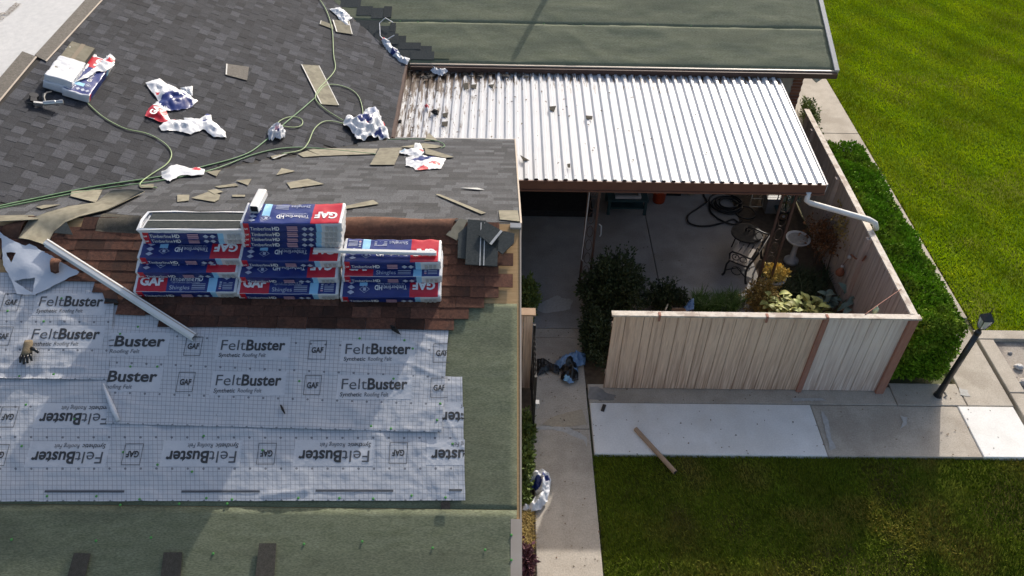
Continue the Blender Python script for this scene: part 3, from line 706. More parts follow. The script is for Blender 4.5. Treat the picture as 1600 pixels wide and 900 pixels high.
# ================================================================== FENCE
fn = thing('board_fence', 'weathered pinkish tan board fence round the courtyard with brown posts and a pale cap', 'fence', T(4.3, FY, 0))
bxs = {}
def board(w_, m):
    k = (round(w_, 3), m)
    if k not in bxs: bxs[k] = MB().box(0, w_ - .009, -.009, .009, 0, HF - .06, m).mesh('fence_board')
    return bxs[k]
mb = MB(); mb.box(FX0 + .004, FX1 - .02, FY + .0095, FY + .0118, .001, HF - .05, 'groove'); part('light_stop_sheet', mb, fn, I4)  # added sheet behind the boards: blocks sun through the gaps, darkens the grooves
mb = MB(); mb.box(FX1 + .0125, FX1 + .016, FY + .06, 16.0, .001, HF - .05, 'groove'); part('light_stop_sheet', mb, fn, I4)  # same added light stop behind the right-hand boards
x = FX0 + .01
while x < FX1 - .06:
    w_ = rnd.choice([.15, .20, .20, .25, .30]); w_ = min(w_, FX1 - .02 - x)
    if abs(x - 5.307) < .05: x += .05; continue
    part('fence_board', board(w_, 'fence_board' if x < 5.307 else 'fence_board_pale'), fn, T(x, FY - .002 + rnd.uniform(-.002, .002), rnd.uniform(.012, .022))); x += w_
y = FY + .05
while y < 16.0:
    w_ = rnd.choice([.10, .15, .20])
    part('fence_board', board(w_, 'fence_inner'), fn, T(FX1 + rnd.uniform(-.003, .003), y, .02) @ Matrix.Rotation(R(90), 4, 'Z')); y += w_
for (x, y, wx, wy) in ((5.307, FY - .03, .085, .05), (FX1 - .02, FY - .035, .13, .07), (FX1 + .04, FY, .05, .10)):
    mb = MB(); mb.box(x - wx / 2, x + wx / 2, y - wy / 2, y + wy / 2, 0, HF - .03, 'fence_post'); part('post', mb, fn, I4)
for x in (3.9, 2.5):
    mb = MB(); mb.box(x - .045, x + .045, FY + .012, FY + .10, 0, HF - .05, 'fence_post'); part('post', mb, fn, I4)
for y in (11.6, 13.5, 15.3):
    mb = MB(); mb.box(FX1 - .10, FX1 - .012, y - .045, y + .045, 0, HF - .05, 'fence_inner'); part('post', mb, fn, I4)
for z in (.35, 1.5):
    mb = MB(); mb.box(FX0, FX1 - .12, FY + .012, FY + .05, z, z + .09, 'fence_inner'); part('rail', mb, fn, I4)
x = FX0 - .03
for x1 in (3.25, 5.3, FX1 + .10):
    mb = MB(); mb.box(x, x1 - .004, FY - .055, FY + .008, HF - .035, HF, 'fence_cap'); part('cap_board', mb, fn, I4)
    mb = MB(); mb.box(x, x1 - .004, FY + .014, FY + .06, HF - .045, HF - .006, 'fence_cap'); part('cap_board', mb, fn, I4); x = x1
y = FY + .064
for y1 in (11.1, 12.4, 14.0, 16.1):
    mb = MB(); mb.box(FX1 - .05, FX1 + .01, y, y1 - .004, HF - .035, HF, 'fence_cap'); part('cap_board', mb, fn, I4)
    mb = MB(); mb.box(FX1 + .018, FX1 + .07, y, y1 - .004, HF - .045, HF - .008, 'fence_cap'); part('cap_board', mb, fn, I4); y = y1
# torn brackets on the front cap
for px in (1197, 1290, 1030):
    X = Frame((0, FY, HF), (1, 0, 0), (0, 1, 0)).at(px, 488)[0]
    mb = MB(); mb.box(X - .02, X + .02, FY - .062, FY - .056, HF - .12, HF + .012, 'fence_post'); mb.box(X - .02, X + .02, FY - .06, FY + .02, HF + .001, HF + .012, 'fence_post'); part('bracket', mb, fn, I4)
# wires across the corner and along the inside
TP = Frame((0, 0, HF), (1, 0, 0), (0, 1, 0))
a0, a1 = TP.hit(1352, 491), TP.hit(1408, 452)
mb = MB(); mb.tube([a0, (a0 + a1) / 2 + Vector((0, 0, .01)), a1], .008, 'fence_post', 5); part('corner_wire', mb, fn, I4)
# short fence piece by the house
sf = thing('short_fence', 'narrow tan board fence piece between the house wall and the open iron gate', 'fence', T(.25, FY, 0))
x = .01
while x < .50:
    w_ = rnd.choice([.12, .15]); part('fence_board', board(w_, 'fence_board'), sf, T(x, FY - .02, .02)); x += w_
mb = MB(); mb.box(.01, x + .03, FY - .07, FY + .09, HF - .03, HF, 'cardboard'); part('cap_board', mb, sf, I4)
# iron gate swung open towards the viewer
gx = .60
gt = thing('iron_gate', 'black iron gate standing open beside the short fence along the walkway', 'gate', T(gx, FY - .1, 0))
y0, y1 = FY - .08, FY - 1.08
for y in (y0, y1):
    mb = MB(); mb.box(gx - .02, gx + .02, y - .02, y + .02, .03, 1.62 if y == y0 else 1.5, 'iron'); part('stile', mb, gt, I4)
for z in (.12, .8, 1.42):
    mb = MB(); mb.box(gx - .013, gx + .013, y1 + .02, y0 - .02, z, z + .03, 'iron'); part('rail', mb, gt, I4)
pk = MB(); pk.tube([(0, 0, .10), (0, 0, 1.50)], .009, 'iron', 6); pk.tube([(0, 0, 1.50), (0, 0, 1.57)], [.018, .001], 'iron', 6); pkm = pk.mesh('picket')
for k in range(1, 9): part('picket', pkm, gt, T(gx, y1 + k * (y0 - y1) / 9, 0))
mb = MB(); mb.box(gx + .012, gx + .08, y1 - .01, y1 + .07, .74, .86, 'light_grey'); part('latch', mb, gt, I4)

# ================================================================== HEDGE AND PLANTS
hd = thing('hedge', 'long clipped bright green hedge behind the right-hand fence', 'hedge', T(7.5, 12.4, 0))
hx0, hx1, hy0, hy1, hz = 6.98, 7.93, 9.78, 15.4, 1.42
mb = MB(); mb.box(hx0 + .10, hx1 - .10, hy0 + .10, hy1 - .10, 0, hz - .11, 'hedge_core'); part('shade_core', mb, hd, I4)  # solid near-black core stands in for deep shade between the leaves
n = 46000
f = nrg.uniform(0, 1, n); P = np.empty((n, 3)); On = np.zeros((n, 3))
P[:, 0] = nrg.uniform(hx0, hx1, n); P[:, 1] = nrg.uniform(hy0, hy1, n); P[:, 2] = nrg.uniform(.02, hz, n)
dp = np.abs(nrg.normal(0, .075, n))
top = f < .5; fr = (f >= .5) & (f < .68); rt_ = (f >= .68) & (f < .93); lf = f >= .93
P[top, 2] = hz - dp[top]; On[top, 2] = 1; P[fr, 1] = hy0 + dp[fr]; On[fr, 1] = -1; P[rt_, 0] = hx1 - dp[rt_]; On[rt_, 0] = 1; P[lf, 0] = hx0 + dp[lf]; On[lf, 0] = -1
lump = np.array([fbm(x * 2.0, y * 2.0, z * 2.0) * .10 + fbm(x * 5, y * 5, z * 5) * .06 for x, y, z in P])
P += On * lump[:, None]
ed = np.clip((P[:, 2] - (hz - .2)) / .2, 0, 1) * np.clip(np.maximum(np.abs(P[:, 0] - (hx0 + hx1) / 2) - (hx1 - hx0) / 2 + .2, 0) / .2, 0, 1); P[:, 2] -= ed * .09
pick = nrg.uniform(0, 1, n) < .93
leaves('foliage', P[pick], .036, 'hedge_leaf', hd, outn=On[pick], up=.5, tone=np.clip(.5 + lump[pick] * 1.3 + nrg.normal(0, .2, pick.sum()), 0, 1.1))
def bush(name, label, cat, c, r, n, size, m, stems=5, lump=.4, group=None, up=.3, aspect=1.8, outw=1.0, seed=1, shell=.3, sm='bark'):
    base = (c[0], c[1], 0); t = thing(name, label, cat, T(*base), group)
    P = blob(n, c, r, shell, lump, 2.4, seed); P[:, 2] = np.maximum(P[:, 2], .02)
    o = (P - np.array(c)) / np.array(r) * outw
    leaves('foliage', P, size, m, t, outn=o, up=up, aspect=aspect)
    mb = MB()
    for k in range(stems):
        a = k * 2.4 + seed; e = Vector((c[0] + math.cos(a) * r[0] * .6, c[1] + math.sin(a) * r[1] * .6, c[2] + r[2] * .5))
        s0 = Vector((c[0] + math.cos(a) * .04, c[1] + math.sin(a) * .04, 0)); mb.tube([s0, s0.lerp(e, .5) + Vector((0, 0, .05)), e], [.014, .010, .004], sm, 5)
    part('stem', mb, t, I4); return t
g_ = lambda px, py, z=0: Frame((0, 0, z), (1, 0, 0), (0, 1, 0)).at(px, py)
def bp(px, py, z): x, y = g_(px, py, z); return (x, y, z)
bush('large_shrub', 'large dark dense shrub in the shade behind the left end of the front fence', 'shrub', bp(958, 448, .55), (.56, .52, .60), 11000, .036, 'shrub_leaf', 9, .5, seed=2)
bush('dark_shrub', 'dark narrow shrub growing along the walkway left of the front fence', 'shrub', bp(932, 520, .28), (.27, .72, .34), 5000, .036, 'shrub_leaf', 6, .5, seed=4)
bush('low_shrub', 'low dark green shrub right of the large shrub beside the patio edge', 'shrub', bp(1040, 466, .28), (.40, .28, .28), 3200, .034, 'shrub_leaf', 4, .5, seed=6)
bush('corner_bush', 'small green bush against the house beside the top of the walkway', 'bush', bp(823, 466, .35), (.20, .42, .36), 3000, .038, 'bed_leaf', 4, .4, seed=8)
bush('leafy_plant', 'leafy green plant in the narrow bed below the iron gate', 'plant', bp(822, 672, .20), (.12, .32, .20), 1300, .042, 'bed_leaf', 4, .5, seed=9)
bush('leafy_plant', 'light green plant in the narrow bed just above the white plastic bag', 'plant', bp(821, 720, .18), (.11, .30, .18), 1200, .042, 'bed_leaf', 4, .5, seed=11)
bush('leafy_plant', 'low green plant in the narrow bed hidden partly behind the white plastic bag', 'plant', bp(819, 770, .10), (.08, .24, .10), 700, .038, 'bed_leaf', 4, .5, seed=13)
bush('purple_plant', 'small purple leaved plant in the bed at the bottom of the walkway', 'plant', bp(822, 874, .10), (.09, .22, .12), 700, .044, 'purple_leaf', 3, .5, seed=15)
bush('flower_clump', 'brown and ochre dried flower clump below the white pot of yellow flowers', 'plant', bp(1192, 463, .28), (.30, .26, .32), 2600, .030, 'dry_leaf', 5, .5, seed=17)
bush('vine', 'rust brown withering vine against the inside of the right-hand fence', 'vine', bp(1290, 368, .75), (.38, .45, .30), 1500, .032, 'rust_leaf', 8, .8, seed=19, sm='bark')
bush('vine', 'yellow brown climbing vine on the fence just under the white downspout', 'vine', bp(1322, 350, 1.25), (.16, .36, .30), 700, .030, 'dry_leaf', 5, .8, seed=21, sm='bark')
bush('small_shrub', 'small bronze green shrub at the back corner beside the path by the brick wall', 'shrub', bp(1266, 178, .25), (.12, .60, .26), 1500, .042, 'bed_leaf', 5, .6, seed=23)
def tufts(name, label, cat, pts, n, h, wd, m, seed=0, spread=.07):
    t = thing(name, label, cat, T(pts[0][0], pts[0][1], 0)); V = []; F = []
    for (x, y) in pts:
        for k in range(n):
            a = nrg.uniform(0, 6.283); r0 = nrg.uniform(0, spread); hh = h * nrg.uniform(.6, 1.2); l = hh * nrg.uniform(.3, 1.0); b = nrg.uniform(0, 6.283)
            p = Vector((x + math.cos(b) * r0, y + math.sin(b) * r0, 0)); d = Vector((math.cos(a), math.sin(a), 0)); s = Vector((-d.y, d.x, 0)) * wd
            k0 = len(V); V += [p - s, p + s, p + d * l * .4 + s + Vector((0, 0, hh * .7)), p + d * l * .4 - s + Vector((0, 0, hh * .7)), p + d * l + Vector((0, 0, hh * .9))]
            F += [(k0, k0 + 1, k0 + 2), (k0, k0 + 2, k0 + 3), (k0 + 3, k0 + 2, k0 + 4)]
    part('foliage', np_mesh('blades', np.array(V), np.array(F), m, np.clip(nrg.normal(.5, .25, len(F)), 0, 1.1)), t, I4); return t
pts = [g_(nrg.uniform(1086, 1168), nrg.uniform(462, 484), .12) for _ in range(46)]
tufts('ornamental_grass', 'bright green grassy clump in the shade beside the patio behind the front fence', 'grass', pts, 26, .26, .006, 'grass_leaf')
pts = [g_(nrg.uniform(1215, 1290), nrg.uniform(425, 470), .1) for _ in range(46)]
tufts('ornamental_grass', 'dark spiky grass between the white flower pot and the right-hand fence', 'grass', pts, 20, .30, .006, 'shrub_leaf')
pts = [g_(nrg.uniform(817, 830), nrg.uniform(803, 862), .02) for _ in range(60)]
tufts('dry_grass', 'straw yellow dry grass in the narrow bed beside the tan roof trim', 'grass', pts, 22, .12, .005, 'dry_leaf')
# broad leaved plants: every large leaf its own piece
def broad(name, label, cat, c, n, ln, wd, m, seed, spread=.3, tilt=.6):
    t = thing(name, label, cat, T(c[0], c[1], 0)); rr = random.Random(seed)
    for k in range(n):
        a = rr.uniform(0, 6.283); l = ln * rr.uniform(.7, 1.2); wl = wd * rr.uniform(.8, 1.2); z0 = c[2] * rr.uniform(.5, 1.2)
        x0, y0 = c[0] + rr.uniform(-spread, spread), c[1] + rr.uniform(-spread * .6, spread * .6)
        mb = MB(); mb.tone = rr.uniform(.1, 1.0); vs = []; N = 6
        for i in range(N + 1):
            s = i / N; w_ = wl * math.sin(math.pi * min(1, s * .92 + .06)) ** .8; zz = tilt * l * (s - 1.1 * s * s)
            vs += [(s * l, -w_, zz + w_ * .35), (s * l, 0, zz), (s * l, w_, zz + w_ * .35)]
        fs = []
        for i in range(N): fs += [(3 * i, 3 * i + 1, 3 * i + 4, 3 * i + 3), (3 * i + 1, 3 * i + 2, 3 * i + 5, 3 * i + 4)]
        mb.add(vs, fs, m); part('leaf', mb, t, T(x0, y0, z0) @ Matrix.Rotation(a, 4, 'Z') @ Matrix.Rotation(-rr.uniform(.0, .6), 4, 'Y'), smooth=True)
    mb = MB()
    for k in range(6): a = k; mb.tube([(c[0] + .03 * math.cos(a), c[1] + .03 * math.sin(a), 0), (c[0] + .2 * math.cos(a), c[1] + .15 * math.sin(a), c[2])], .008, 'bed_leaf', 5)
    part('stem', mb, t, I4)
broad('hosta', 'yellowing broad leaved hosta in sunlight just behind the front fence', 'plant', bp(1222, 474, .42), 56, .19, .052, 'hosta_leaf', 3, .30)
broad('hosta', 'pale yellow and green broad leaved plant right of the yellowing hosta by the fence', 'plant', bp(1272, 478, .40), 44, .17, .048, 'hosta_leaf', 5, .26)
broad('blue_plant', 'dusky blue green plant with upright leaves in the inner fence corner', 'plant', bp(1306, 468, .40), 24, .30, .06, 'blue_leaf', 7, .28)
broad('houseplant', 'grey green potted plant with long leaves standing between the right-hand patio posts', 'plant', bp(1237, 304, .55), 16, .30, .045, 'blue_leaf', 9, .08)
# ================================================================== WHITE PRINTED FELT
def felt_sheet(label, corners, h0, creases, texts, seed, tuck, nstep=.028):
    """corners: pixels of top-left, top-right, bottom-right, bottom-left; texts: (kind, px_left, py_baseline, px_right)"""
    C4 = [Vector((*NEAR.at(*p, h0), 0)) for p in corners]
    wl = (C4[1] - C4[0]).length; hl = (C4[0] - C4[3]).length
    nx, ny = int(wl / nstep), int(hl / nstep); cr = []
    for (x0, y0, x1, y1, wd, ht) in creases: cr.append((Vector(NEAR.at(x0, y0)), Vector(NEAR.at(x1, y1)), wd, ht))
    top_b = NEAR.at(400, tuck)[1]
    boxes = []
    for kind, xl, yb, xr in texts:
        (xa_, y_a), (xb_, y_b) = NEAR.at(xl, yb), NEAR.at(xr, yb); boxes.append((xa_ - .03, xb_ + .03, y_a - .13, y_a + .17) if kind[0] == 'L' else (xa_ - .03, xb_ + .03, y_a - .17, y_a + .13))
    def H(a, b):
        z = .006 * (fbm(a * 2.2 + seed, b * 2.2) + .6) + .010 * max(0, ridged(a * 1.6 + seed + b * .5, b * 2.6 - a * .3, 4) - .5) * 2.0 + .004 * max(0, ridged(a * 5 + b * 3, b * 6 - a * 2, seed) - .6) * 2.5
        for A, B_, wd, ht in cr:
            d = B_ - A; L = d.length; p = Vector((a, b)) - A; t = p.dot(d) / (L * L); tt = min(1, max(0, t)); dist = (p - d * tt).length
            z += ht * math.exp(-(dist / wd) ** 2) * (1 if 0 <= t <= 1 else math.exp(-((t - tt) * L / wd) ** 2))
        k = min(1, max(0, (top_b - b) / .12))
        for x0, x1, y0, y1 in boxes:
            dx = max(x0 - a, a - x1, y0 - b, b - y1)
            if dx < .06: z *= .45 + .55 * max(0, dx) / .06; break
        return h0 * (.45 + .55 * k) + max(.0, z) * k
    t = thing('felt_sheet', label, 'roofing felt', NEAR.m @ T((C4[0].x + C4[2].x) / 2, (C4[0].y + C4[2].y) / 2, 0))
    vs = []; fs = []; uv = []
    ref = min(c.y for c in C4)
    for j in range(ny + 1):
        for i in range(nx + 1):
            s, q_ = i / nx, j / ny; p = (C4[0] * (1 - s) + C4[1] * s) * (1 - q_) + (C4[3] * (1 - s) + C4[2] * s) * q_
            e = .004 * fbm(p.x * 5, p.y * 5, seed) if j in (0, ny) or i in (0, nx) else 0
            vs.append((p.x + e, p.y + e, H(p.x, p.y))); uv.append((s * wl / SC, (1 - q_) * hl / SC))
    for j in range(ny):
        for i in range(nx): k = j * (nx + 1) + i; fs.append((k, k + nx + 1, k + nx + 2, k + 1))
    me = bpy.data.meshes.new('sheet'); me.from_pydata(vs, [], fs); ul = me.uv_layers.new(name='UVMap')
    ul.data.foreach_set('uv', [c for l in me.loops for c in uv[l.vertex_index]])
    me.materials.append(MATS['felt_white']); me.polygons.foreach_set('use_smooth', [True] * len(fs))
    part('sheet', me, t, NEAR.m)
    inside = [(c.x, c.y) for c in C4]
    for kind, xl, yb, xr in texts:
        A = Vector(NEAR.at(xl, yb)); Bq = Vector(NEAR.at(xr, yb)); sc = (Bq - A).length; ux = (Bq - A) / sc; uy = Vector((-ux.y, ux.x))
        mb = MB(); gm = MB()
        def fn(x, y, A=A, ux=ux, uy=uy):
            p = A + ux * x + uy * y * SC; return (p.x, p.y, H(p.x, p.y) + .0048)
        if kind[0] == 'U':              # printed the other way up: turn by 180 degrees
            A2 = Bq; f0 = fn
            def fn(x, y, A=A2, ux=ux, uy=uy):
                p = A - ux * x - uy * y * SC; return (p.x, p.y, H(p.x, p.y) + .0048)
        if kind[1:] == 'F':
            n_ = 40; gm.add([fn(-.05 + (sc + .10) * i / n_, -.105 + .255 * y_ / 10) for i in range(n_ + 1) for y_ in range(11)], [(11 * i + j, 11 * i + 11 + j, 11 * i + 12 + j, 11 * i + 1 + j) for i in range(n_) for j in range(10)], 'felt_ground'); gm.v = [(x, y, z - .0030) for x, y, z in gm.v]
            w1 = sc * .385; put_text(mb, 'Felt', .165, lambda x, y: fn(x, y), 'print_dim', -.002, 0, w1)
            put_text(mb, 'Buster', .165, lambda x, y: fn(x + w1 + .006, y), 'print_ink', .026, 0, sc - w1 - .006)
            put_text(mb, 'Synthetic', .062, lambda x, y: fn(x - .01, y - .075), 'print_ink', .01, .1, sc * .33)
            put_text(mb, 'Roofing Felt', .062, lambda x, y: fn(x + sc * .355, y - .075), 'print_dim', 0, .1, sc * .36)
        elif kind[1:] == 'G':
            put_text(mb, 'GAF', .085, lambda x, y: fn(x + sc * .16, y), 'print_ink', .03, 0, sc * .68)
            y0, y1, lw = -.075, .135, .0055
            for x0_, x1_, ya, yb_ in ((0, sc, y0, y0 + lw), (0, sc, y1 - lw, y1), (0, lw, y0 + lw, y1 - lw), (sc - lw, sc, y0 + lw, y1 - lw)):
                mb.add([fn(x0_, ya), fn(x1_, ya), fn(x1_, yb_), fn(x0_, yb_)], [(0, 1, 2, 3)], 'print_dim')
        elif kind[1:] == 'B':           # measuring bar
            mb.add([fn(sc * i / 12, y) for i in range(13) for y in (0, .02)], [(2 * i, 2 * i + 2, 2 * i + 3, 2 * i + 1) for i in range(12)], 'print_dim')
        # print ends where the sheet ends
        keep = []
        for f in mb.f:
            cx = sum(mb.v[i][0] for i in f) / len(f); cy = sum(mb.v[i][1] for i in f) / len(f); keep.append(inpoly(cx, cy, inside))
        mb.mi = [m for m, k in zip(mb.mi, keep) if k]; mb.t = [m for m, k in zip(mb.t, keep) if k]; mb.f = [f for f, k in zip(mb.f, keep) if k]
        gk = [inpoly(sum(gm.v[i][0] for i in f) / 4, sum(gm.v[i][1] for i in f) / 4, inside) for f in gm.f]
        gm.mi = [m for m, k in zip(gm.mi, gk) if k]; gm.t = [m for m, k in zip(gm.t, gk) if k]; gm.f = [f for f, k in zip(gm.f, gk) if k]
        if gm.f: part('print_ground', gm, t, NEAR.m, kind='stuff')
        if mb.f: part('lettering' if kind[1:] != 'B' else 'measuring_bar', mb, t, NEAR.m, kind='stuff')
    return t, H
s3, H3 = felt_sheet('lowest and widest sheet of white printed roofing felt with its lettering upside down',
    [(-160, 578), (722, 583), (727, 782), (-160, 784)], .016,
    [(560, 745, 690, 776, .014, .005), (590, 705, 680, 770, .012, .005), (640, 690, 712, 760, .011, .005), (620, 690, 660, 740, .010, .004), (480, 770, 560, 690, .018, .005), (30, 640, 160, 610, .02, .005), (300, 690, 420, 670, .02, .008), (410, 775, 480, 768, .02, .014), (500, 700, 440, 765, .02, .007), (690, 640, 722, 700, .02, .008), (380, 700, 440, 690, .02, .007), (60, 760, 240, 770, .03, .006), (120, 700, 260, 745, .025, .007)],
    [('UF', 65, 647, 172), ('UF', 690, 645, 795), ('UG', 2, 648, 29), ('UF', 53, 707, 163), ('UF', 262, 706, 371), ('UF', 468, 705, 578), ('UF', 674, 704, 784), ('UG', -14, 707, 14), ('UG', 195, 706, 224), ('UG', 404, 705, 432), ('UG', 609, 704, 637), ('UB', 72, 767, 196), ('UB', 285, 767, 407), ('UB', 494, 766, 615), ('UB', 702, 765, 823)], 3, 584)
s1, H1 = felt_sheet('upper left sheet of white printed roofing felt with the work glove lying on it',
    [(-160, 425), (182, 425), (170, 594), (-160, 590)], .022,
    [(98, 452, 138, 508, .035, .011), (104, 452, 122, 470, .03, .010), (100, 505, 88, 452, .03, .009), (88, 545, 120, 547, .03, .010), (0, 577, 135, 577, .018, .018), (0, 594, 168, 592, .016, .020), (40, 570, 105, 568, .02, .012), (0, 492, 40, 490, .03, .010), (12, 560, 60, 520, .03, .010)],
    [('LF', 62, 480, 161), ('LF', 51, 531, 156), ('LG', 5, 478, 32), ('LG', -8, 531, 18)], 17, 452)
s2, H2 = felt_sheet('right-hand sheet of white printed roofing felt with a curled left edge',
    [(176, 476), (701, 508), (690, 676), (166, 662)], .030,
    [(600, 555, 688, 590, .018, .009), (640, 535, 695, 560, .014, .008), (655, 520, 697, 540, .014, .008), (550, 585, 640, 590, .03, .010), (440, 590, 540, 582, .025, .010), (560, 660, 640, 600, .022, .010), (600, 668, 680, 612, .012, .005), (640, 672, 690, 640, .012, .006), (167, 661, 690, 675, .010, .012), (190, 625, 240, 645, .02, .008), (300, 640, 330, 600, .03, .007), (420, 560, 500, 560, .03, .007)],
    [('LF', 130, 543, 258), ('LF', 120, 598, 246), ('LF', 346, 549, 446), ('LF', 338, 604, 440), ('LF', 540, 555, 642), ('LF', 534, 610, 637), ('LG', 290, 547, 316), ('LG', 278, 603, 304), ('LG', 483, 553, 510), ('LG', 476, 608, 502), ('LG', 677, 558, 704), ('LG', 673, 612, 700)], 29, 512)
# clip for the cut-off words: the letters start at the sheet's left edge
mb = MB(); pc_ = [NEAR.w(*NEAR.at(x, y), .055) for x, y in ((165, 603), (172, 622), (180, 642), (188, 660))]
mb.tube([p - NEAR.n * .0 for p in pc_], [.008, .020, .028, .020], 'wrap_white', 10); part('curled_edge', mb, s2, I4, smooth=True)
for t_, H_, F_, pts in ((s3, H3, NEAR, [(40, 632), (116, 654), (34, 697), (192, 706), (246, 726), (300, 737), (318, 681), (73, 775), (150, 775), (218, 780), (322, 778), (362, 780), (466, 778), (530, 778), (583, 779), (643, 774), (696, 777), (707, 693), (410, 703)]),
                       (s1, H1, NEAR, [(68, 502), (30, 588), (84, 585), (12, 486), (96, 466)]),
                       (s2, H2, NEAR, [(188, 522), (215, 510), (562, 529), (632, 532), (615, 592), (468, 596), (683, 657), (611, 670), (580, 666), (688, 631), (645, 545), (204, 573), (246, 573)])):
    mb = MB()
    for p in pts: a, b = F_.at(*p, .03); mb.lathe([(.014, 0), (.014, .003), (.005, .006)], 'cap_green', 8, (a, b, H_(a, b) + .001))
    part('cap_nails', mb, t_, NEAR.m, kind='stuff')
# white felt beyond the left ridge
def plain_sheet(name, label, F, px4, h, m, texts=()):
    t = thing(name, label, 'roofing felt', F.m)
    C4 = [Vector((*p, 0)) for p in px4]; mb = MB(); nx, ny = 60, 60
    vs = []
    for j in range(ny + 1):
        for i in range(nx + 1):
            s, q_ = i / nx, j / ny; p = (C4[0] * (1 - s) + C4[1] * s) * (1 - q_) + (C4[3] * (1 - s) + C4[2] * s) * q_
            vs.append((p.x, p.y, h + .008 * (fbm(p.x * 2, p.y * 2, 9) + .5)))
    mb.add(vs, [(j * (nx + 1) + i, j * (nx + 1) + i + 1, (j + 1) * (nx + 1) + i + 1, (j + 1) * (nx + 1) + i) for j in range(ny) for i in range(nx)], m)
    part('sheet', mb, t, F.m, smooth=True); return t
wf = plain_sheet('felt_sheet', 'sunlit white printed felt on the slope beyond the left ridge', WEST, [(-5, -7), (-.02, -7), (-.02, 9), (-5, 9)], .012, 'felt_plain')
A = Vector(WEST.at(1, 37)); Bq = Vector(WEST.at(36, 6)); sc = (Bq - A).length; ux = (Bq - A) / sc; uy = Vector((-ux.y, ux.x)); mb = MB()
fn = lambda x, y: (*(A + ux * x + uy * y), .028)
put_text(mb, 'Felt', .26, fn, 'print_brown', 0, .1, sc * .36); put_text(mb, 'Buster', .26, lambda x, y: fn(x + sc * .38, y), 'print_brown', .02, .1, sc * .62); part('lettering', mb, wf, WEST.m, kind='stuff')

# ================================================================== SHINGLE BUNDLES
BL, BD, BT = 1.0, .337, .112
def band(p):
    """print panels of the wrapper on its top, in the wrapper's own x 0..1, y 0..BD"""
    x, y = p
    if x < .03 or x > .975 or y < .004: return 'wrap_white'
    if x < .315: return 'wrap_red'
    if .715 < x < .80: return 'wrap_sky' if not (y > .19 and abs(x - .757) < .06) else 'wrap_blue'
    return 'wrap_blue'
def eband(x):
    if x < .03: return 'wrap_white'
    if x < .085: return 'wrap_red'
    if x < .745: return 'wrap_blue'
    if x < .80: return 'wrap_sky'
    return 'wrap_white'
def bundle_mesh(flip, eflip, seed, opened=False, plain=False):
    xs = sorted(set([0, .012, .03, .085, .315, .70, .715, .745, .80, .975, .988, 1.0] + [round(i / 26, 4) for i in range(1, 26)])); ys = [0, .006, .015, .05, .09, .13, .17, .19, .21, .25, .29, .32, BD]; zs = [0, .012, .035, .06, .085, .10, BT]
    mb = MB(); idx = {}; r = .014
    def P(x, y, z):
        k = (x, y, z)
        if k in idx: return idx[k]
        p = Vector((x, y, z)); c = Vector((min(max(x, r), 1 - r), min(max(y, r), BD - r), min(max(z, r), BT - r))); d = p - c
        if d.length > 1e-6: p = c + d.normalized() * r
        wv = .006 * fbm(x * 4 + seed, y * 9, z * 9) + .004 * ridged(x * 11 + seed, y * 16, z * 14)
        p += Vector((0, 1.5 * (-1 if y < .01 else (1 if y > BD - .01 else 0)) * wv, 1.5 * wv if z > BT - .01 else 0)); p.z -= .008 * math.sin(math.pi * x)
        if x > .99 or x < .01: p.x += wv
        mb.v.append(tuple(p)); idx[k] = len(mb.v) - 1; return idx[k]
    def q(a, m): mb.f.append(a); mb.mi.append(mb._mi(m)); mb.t.append(.5)
    for i in range(len(xs) - 1):
        xm = (xs[i] + xs[i + 1]) / 2
        for j in range(len(ys) - 1):
            ym = (ys[j] + ys[j + 1]) / 2; m = band((1 - xm, BD - ym) if flip else (xm, ym))
            if plain: m = 'wrap_white'
            q([P(xs[i], ys[j], BT), P(xs[i + 1], ys[j], BT), P(xs[i + 1], ys[j + 1], BT), P(xs[i], ys[j + 1], BT)], m)
            q([P(xs[i], ys[j + 1], 0), P(xs[i + 1], ys[j + 1], 0), P(xs[i + 1], ys[j], 0), P(xs[i], ys[j], 0)], 'wrap_white')
        for j in range(len(zs) - 1):
            m = eband(xm) if not plain else 'wrap_white'
            q([P(xs[i], 0, zs[j]), P(xs[i + 1], 0, zs[j]), P(xs[i + 1], 0, zs[j + 1]), P(xs[i], 0, zs[j + 1])], m)
            q([P(xs[i], BD, zs[j + 1]), P(xs[i + 1], BD, zs[j + 1]), P(xs[i + 1], BD, zs[j]), P(xs[i], BD, zs[j])], m)
    for j in range(len(ys) - 1):
        for k in range(len(zs) - 1):
            q([P(0, ys[j + 1], zs[k]), P(0, ys[j], zs[k]), P(0, ys[j], zs[k + 1]), P(0, ys[j + 1], zs[k + 1])], 'wrap_white')
            q([P(1, ys[j], zs[k]), P(1, ys[j + 1], zs[k]), P(1, ys[j + 1], zs[k + 1]), P(1, ys[j], zs[k + 1])], 'wrap_white')
    def surf(x, y):
        wv = .006 * fbm(x * 4 + seed, y * 9, BT * 9) + .004 * ridged(x * 11 + seed, y * 16, BT * 14); return BT + 1.5 * wv - .008 * math.sin(math.pi * min(1, max(0, x))) + .004
    return mb.mesh('wrapper', True), surf
